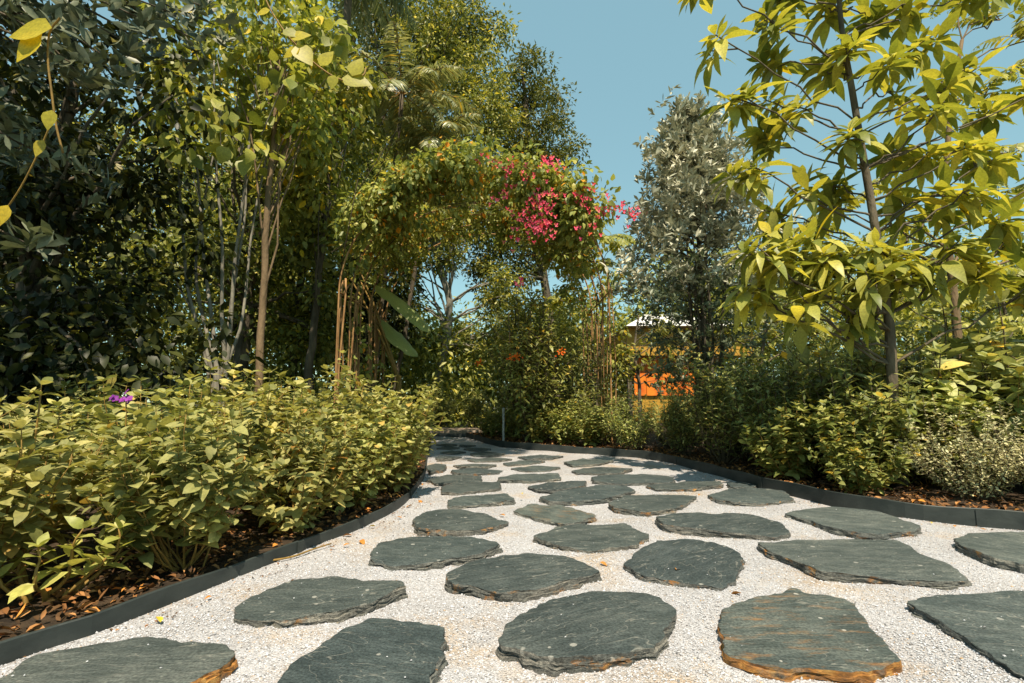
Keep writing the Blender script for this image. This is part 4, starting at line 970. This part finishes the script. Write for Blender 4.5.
# banana plant
def banana():
    base = np.array([-2.35,10.2,0]); t = thing('banana_plant', 'banana plant with long ribbed leaves behind the rusty canes', 'plant', base)
    rng = np.random.default_rng(71); ms = MB(); tube(ms, np.array([[0,0,0],[.03,0,.6],[.05,0,1.3]]), [.1,.08,.05], 10); mp_ = MB(); pet = []
    for st_, mid, tip, w in [((360,280,10),(398,288,9.9),(431,333,9.8),.44),((370,312,10.3),(396,330,10.2),(418,357,10.1),.4),((345,270,10),(322,256,10),(296,262,10),.42),((356,262,10.3),(366,232,10.2),(380,214,10.1),.36)]:
        st_, mid, tip = [at(*q)-base for q in (st_, mid, tip)]
        tube(ms, bez(np.array([.04,0,1.2]), np.array([.05,0,1.7])*.6+st_*.4, st_, 7), np.linspace(.035,.014,7), 7)
        ctr = bez(st_, mid, tip, 16); tan = norm(np.gradient(ctr,axis=0)); side = norm(np.cross(tan,[0,-.45,1.0]))
        u = np.linspace(0,1,16); hw = w/2*np.where(u<.22, .08, np.sin(np.clip((u-.18)/.82,0,1)*math.pi)**.45); nrm = np.cross(side,tan)
        cols = []
        for k in (-1,-.5,0,.5,1): cols.append(ctr + side*(k*hw*(1+rng.normal(0,.05,16)))[:,None] - nrm*(abs(k)**1.5*hw*.5 + rng.normal(0,.012,16)*abs(k))[:,None])
        V = np.stack(cols,1); idx = np.arange(80).reshape(16,5); mb = MB()
        mb.add(V.reshape(-1,3), None, np.stack([idx[:-1,:-1],idx[:-1,1:],idx[1:,1:],idx[1:,:-1]],-1).reshape(-1,4)); mb.build('leaf', M['banana'], t)
    ms.build('stem', M['stem'], t)
banana()

# ------------------------------------------------------------------ arch tunnel with canes and vines
AX, HW, SPR, TOP = -.62, 2.2, 2.5, 4.5
arch = thing('garden_arch', 'rusty tunnel arch of thin hoops and canes spanning the path', 'arch', (AX,9.5,.05))
def hoop_pts(y, n=40):
    a = np.linspace(math.pi, 0, n); arc = np.c_[HW*np.cos(a), np.full(n,y-9.5), SPR+(TOP-SPR)*np.sin(a)]
    return np.vstack([[[-HW,y-9.5,0]], arc, [[HW,y-9.5,0]]])
YS = [8.0,8.6,9.2,9.8,10.4,11.0]
for y in YS:
    mb = MB(); tube(mb, hoop_pts(y), .015, 7, cap=False); mb.build('hoop', M['cane'], arch)
for a in (0.0,.22,.5,.78,1.0):
    mb = MB(); an = math.pi*(1-a); z = SPR+(TOP-SPR)*math.sin(an); x = HW*math.cos(an)
    tube(mb, [[x,-1.5,z],[x,0,z+.01],[x,1.5,z]], .014, 6); mb.build('rail', M['cane'], arch)
rng = np.random.default_rng(90)
for sg in (-1,1):
    for k in range(15 if sg < 0 else 8):
        y = 8.12 + k*(.2 if sg < 0 else .4) + rng.uniform(-.08,.08); mb = MB(); x = sg*(HW+rng.normal(0,.05))
        tube(mb, wobble([[x,y-9.5,0],[x+rng.normal(0,.04),y-9.5,1.2],[x+rng.normal(0,.05),y-9.5,2.5],[x*.98,y-9.5,2.75]],.02,rng), .017 if sg < 0 else .009, 6); mb.build('cane', M['cane'], arch)

vine = thing('flowering_vine', 'vine with pink flowers and yellowing leaves covering the arch', 'vine', (AX,9.5,.05))
rng = np.random.default_rng(91); mc, ms = MB(), MB()
def arch_pt(a, y, o=0): return np.array([(HW+o)*math.cos(a), y-9.5, SPR+(TOP-SPR+o)*math.sin(a)])
cl = []
for k in range(330):
    y = rng.uniform(7.8,11.1); a = math.pi*max(min(1-rng.beta(1.7,1.5), rng.uniform(.7,.9)), rng.uniform(.15,.28))
    cl.append(arch_pt(a, y, rng.normal(.12,.14)))
for k in range(150):   # front rim thicker
    a = math.pi*rng.uniform(.19,.8); cl.append(arch_pt(a, rng.uniform(7.55,8.2), rng.normal(.06,.2)))
for k in range(12):   # hanging down the far right leg and inside
    a = math.pi*rng.uniform(.02,.2); p = arch_pt(a, rng.uniform(7.9,11), rng.normal(0,.12)); p[2] -= rng.uniform(0,.7); cl.append(p)
cl = np.array(cl); leaves_for(mc, rng, cl, .28, 34, .125, leaf_template(2,.55,.1,.42), .7)
# hanging strands
for k in range(46):
    a = math.pi*rng.uniform(.1,.8); y = rng.uniform(7.8,10.8); p = arch_pt(a,y,0); l = rng.uniform(.3,1.1)*(1.4 if k % 4 == 0 else .8)
    pts = np.array([p + [rng.normal(0,.04)*i, rng.normal(0,.04)*i, -l*i/6] for i in range(7)]); tube(ms, pts, .005, 4)
    leaves_for(mc, rng, pts, .07, 9, .085, leaf_template(2,.55,.1,.42), 1.0)
# long runner shoots on the canes of the left wall
for k in range(11):
    y = rng.uniform(8.6,11); x = -HW+rng.normal(0,.06); h = rng.uniform(.8,2.4)
    pts = wobble([[x,y-9.5,.05+h*i/7] for i in range(8)], .05, rng); tube(ms, pts, .006, 4); leaves_for(mc, rng, np.array(pts), .1, 8, .12, leaf_template(2,.55,.1,.42), .8)
for k in range(40):
    a0 = math.pi*rng.uniform(.1,.9); y0 = rng.uniform(7.8,11); q = [arch_pt(a0+i*.06*rng.choice([-1,1]), y0+rng.normal(0,.08)*i, rng.normal(.08,.08)) for i in range(7)]
    tube(ms, q, .007, 4)
mc.build('foliage', M['vine'], vine); ms.build('stem', M['twig'], vine)
# flowers: bract clusters at real places on the outer skin of the vine
FL = [((538,206),20,.12),((546,220),14,.12),((532,224),9,.11),((550,197),9,.1),((521,214),5,.1),((543,234),5,.1),((508,170),5,.1),((496,164),4,.1),((556,166),5,.09),((541,164),3,.06),((549,160),3,.06),((514,183),4,.1),((503,190),3,.08),((525,175),4,.1),
      ((590,198),6,.12),((600,210),5,.1),((579,196),4,.08),((612,214),4,.1),((628,210),6,.1),((632,216),4,.08),((598,226),3,.08),((515,281),3,.07),((577,232),2,.05),((512,240),3,.08),((500,205),3,.1),((484,160),2,.06)]
mf = MB(); TB = leaf_template(2,.75,.12,.5); b = np.array([AX,9.5,.05])
for (px,py), n_, r_ in FL:
    c = at(px,py,7.55)-b
    for k in range(int(n_*2)):
        q = c + rng.normal(0,r_,3)*[1,.5,1]
        for j in range(3):
            a = j*2.09+rng.uniform(0,1); scatter(mf, TB, [q], [[math.cos(a),-.3,math.sin(a)]], [[rng.normal(0,.4),-1,.4]], .046, None, [-.2])
mf.build('flower_cluster', M['pink'], vine)
obs = []
for px,py,d_ in [(479,363,8.1),(511,358,8.1),(517,356,8.1),(562,352,8.0)]:
    c = at(px,py,d_); ob = MB(); obs.append(ob)
    for k in range(4):
        for j in range(4):
            a = j*1.57; scatter(ob, TB, [c+rng.normal(0,.03,3)-[.35,8.7,.07]], [[math.cos(a),-.4,math.sin(a)]], [[0,-1,.3]], .036, None, [.1])
# tall leafy climber shrub under the right half of the arch
tsr = shrub_parts(99, 2.5, .55, 26, .09, .17, T_LANCE_HI, 'midshrub', 'twig', side=1.2, start=.12, srad=.01, curl=.5)
ts = make_shrub('tall_shrub', 'tall lance-leaved shrub with a few orange flowers under the arch', 'shrub', (.35,8.7,.07), 0, None, 1, tsr)
for ob in obs: ob.build('flower_cluster', M['orangeflower'], ts)
tsr2 = shrub_parts(101, 2.3, .5, 16, .1, .14, T_LANCE_HI, 'midshrub', 'twig', side=1.0, start=.2, srad=.01, curl=.4)
make_shrub('tall_shrub', 'loose tall shrub by the right foot of the arch, before the pavilion', 'shrub', (1.25,9.6,.07), 0, None, 1, tsr2)

# pale marker posts
def post(loc, h, label):
    mb = MB(); r = .022
    tube(mb, [[0,0,-.05],[0,0,h-.02],[0,0,h]], [r,r,r*.7], 10); t = thing('marker_post', label, 'post', loc)
    mb.build('shaft', M['greypost'], t); m2 = MB(); tube(m2, [[0,0,h-.05],[0,0,h+.012]], [r*1.25,r*1.25], 10); m2.build('cap', M['greypost'], t)
post((-.15,8.95,.05), .6, 'short pale post at the shrubs beside the far bend')

# ------------------------------------------------------------------ pavilion
def pavilion():
    t = thing('pavilion', 'low pavilion with a pale hipped roof, ochre fascia and orange panels', 'building', (5.3,18.5,0))
    def pb(name, mat, *bx):
        mb = MB(); 
        for lo, hi in bx: box(mb, lo, hi)
        return mb.build(name, M[mat], t, smooth=False)
    pb('wall', 'ochre', ((-1.4,-1.2,0),(2.4,2.4,1.0)))
    pb('fascia', 'ochre', ((-1.4,-1.62,2.3),(2.9,2.9,3.25)))
    for x in np.arange(-1.1,1.35,.42): pb('panel', 'orange', ((x,-1.28,.95),(x+.405,-1.21,2.29)))
    for x in (-1.3,1.5): pb('column', 'bark', ((x-.07,-1.5,0),(x+.07,-1.36,2.3)))
    mb = MB(); V = [[-1.5,-2,3.26],[3.2,-2,3.26],[3.2,3.2,3.26],[-1.5,3.2,3.26],[-.2,.6,4.05],[1,.6,4.05]]
    mb.add(V, [[1,2,5],[3,0,4]], [[0,1,5,4],[2,3,4,5],[0,3,2,1]]); mb.build('roof', M['roofwhite'], t, smooth=False)
    m2 = MB(); 
    tube(m2, [[-.2,.6,4.06],[1,.6,4.06]], .03, 6); m2.build('ridge_cap', M['greypost'], t)
pavilion()
tree('thin_tree', 'thin dark-stemmed small tree in front of the orange panels', [(3.55,14.0,0),(3.55,14,1.2),(3.45,14,2.2),(3.6,14,3.2)], .06, .02,
     [((4.3,14,2.9),(.7,.7,.6),9),((2.5,13.5,2.1),(.8,.6,1.0),24),((3.9,14,1.9),(1.1,.5,.9),11)], .15, T_MID, 'woodlight', 'bark', seed=14, cr=.3, n_per=28, droop=.5, every=1)

# ------------------------------------------------------------------ yellow vines near the lens, top-left
def near_vine(label, pts, leaves, d, seed, rad=.006):
    rng = np.random.default_rng(seed); P = np.array([at(x,y,d+k*.02) for k,(x,y) in enumerate(pts)]); base = P[0]
    t = thing('hanging_vine', label, 'vine', base); ms, ml = MB(), MB(); tube(ms, spline(P,5)-base, rad, 6)
    for (x,y,dx,dy,l) in leaves:
        p = at(x,y,d); dirn = at(x+dx,y+dy,d)-p; scatter(ml, T_HEART, [p-base], [dirn], [[.1,-.9,.35]], l, None, [.08])
    ms.build('stem', M['stem'], t); ml.build('foliage', M['yellowvine'], t)
near_vine('golden vine trailing from the top edge with bright yellow leaves', [(258,-30),(266,0),(280,25),(296,45),(318,66),(342,80),(362,76),(366,68)], [(296,45,10,12,.18),(300,48,-8,4,.13),(320,66,8,-10,.14),(342,78,22,4,.2),(352,76,8,-16,.15),(290,38,14,-3,.14),(270,10,-14,4,.1),(283,30,16,6,.12),(334,75,-4,18,.1)], 3.0, 1)
near_vine('golden vine hanging down near the picture edge with one big pale leaf', [(60,18),(50,32),(48,60),(52,95),(56,125),(63,153)], [(52,28,-34,4,.27),(42,34,-20,18,.22),(52,110,-6,20,.12)], 2.6, 2)
near_vine('thin golden vine looping down by the picture edge', [(52,120),(44,140),(30,170),(16,195),(2,212),(-20,220)], [(44,140,-10,16,.12),(8,205,-8,16,.14)], 2.9, 3, .005)

# ------------------------------------------------------------------ far wood that closes the view
def far_wood():
    rng = np.random.default_rng(900); mb = MB(); n = 2000
    x = rng.uniform(-34,40,n); y = 24 + rng.uniform(-2.5,5,n)
    px = 512 + x/y*500
    H = np.where(px < 380, 15, np.where(px < 500, 4.6, np.where(px < 640, 5.2, 7.6))) + rng.normal(0,.7,n)
    z = H*rng.random(n)**.85; cl = np.c_[x,y,z]
    leaves_for(mb, rng, cl, 1.25, 95, .3, T_FAR, .3)
    n = 420; x = rng.uniform(-24,-1.2,n); y = 14.2 + rng.uniform(-.8,1.5,n); px = 512+x/y*500
    z = np.where(px < 385, 7.5, 3.0)*rng.random(n); cl = np.c_[x,y,z]; leaves_for(mb, rng, cl, .95, 110, .22, T_FAR, .3)
    tag(mb.build('distant_wood', M['woodmid']), 'far green wood closing the view behind the garden', 'wood', kind='stuff')
far_wood()

# ------------------------------------------------------------------ light
S = norm(np.array([.09,-.5,.86]))
el = math.asin(S[2]); az = math.atan2(S[0], S[1])
sun = bpy.data.lights.new('sun', 'SUN'); sun.energy = 4.9; sun.angle = R(.53); sun.color = (1,.87,.68)
so = bpy.data.objects.new('sun', sun); C.objects.link(so); so.rotation_euler = Vector(-S).to_track_quat('-Z','Y').to_euler(); so.location = (4,-6,14)
w = bpy.data.worlds.new('World'); bpy.context.scene.world = w; w.use_nodes = True
nt = w.node_tree; bg = nt.nodes['Background']; sky = nt.nodes.new('ShaderNodeTexSky'); sky.sky_type = 'NISHITA'; sky.sun_disc = False
sky.sun_elevation = el; sky.sun_rotation = az; sky.air_density = 1.0; sky.dust_density = 0.3; sky.ozone_density = 1.0; sky.altitude = 1500
tint = mixrgb(nt, 'MULTIPLY', 1.0, sky.outputs[0], (1.63,1.8,1.16)); tint = mixrgb(nt, 'MIX', .7, tint, (1.4,2.5,3.02)); nt.links.new(tint, bg.inputs[0]); bg.inputs[1].default_value = .12

sc = bpy.context.scene
sc.view_settings.view_transform = 'Standard'; sc.view_settings.look = 'None'; sc.view_settings.exposure = .72; sc.view_settings.gamma = 1
sc.render.engine = 'CYCLES'
cy = sc.cycles; cy.max_bounces = 8; cy.diffuse_bounces = 6; cy.glossy_bounces = 2; cy.transmission_bounces = 4; cy.transparent_max_bounces = 4
cy.caustics_reflective = False; cy.caustics_refractive = False; cy.sample_clamp_indirect = 6
cy.use_denoising = True
try: cy.denoiser = 'OPENIMAGEDENOISE'; cy.denoising_prefilter = 'ACCURATE'
except Exception: pass
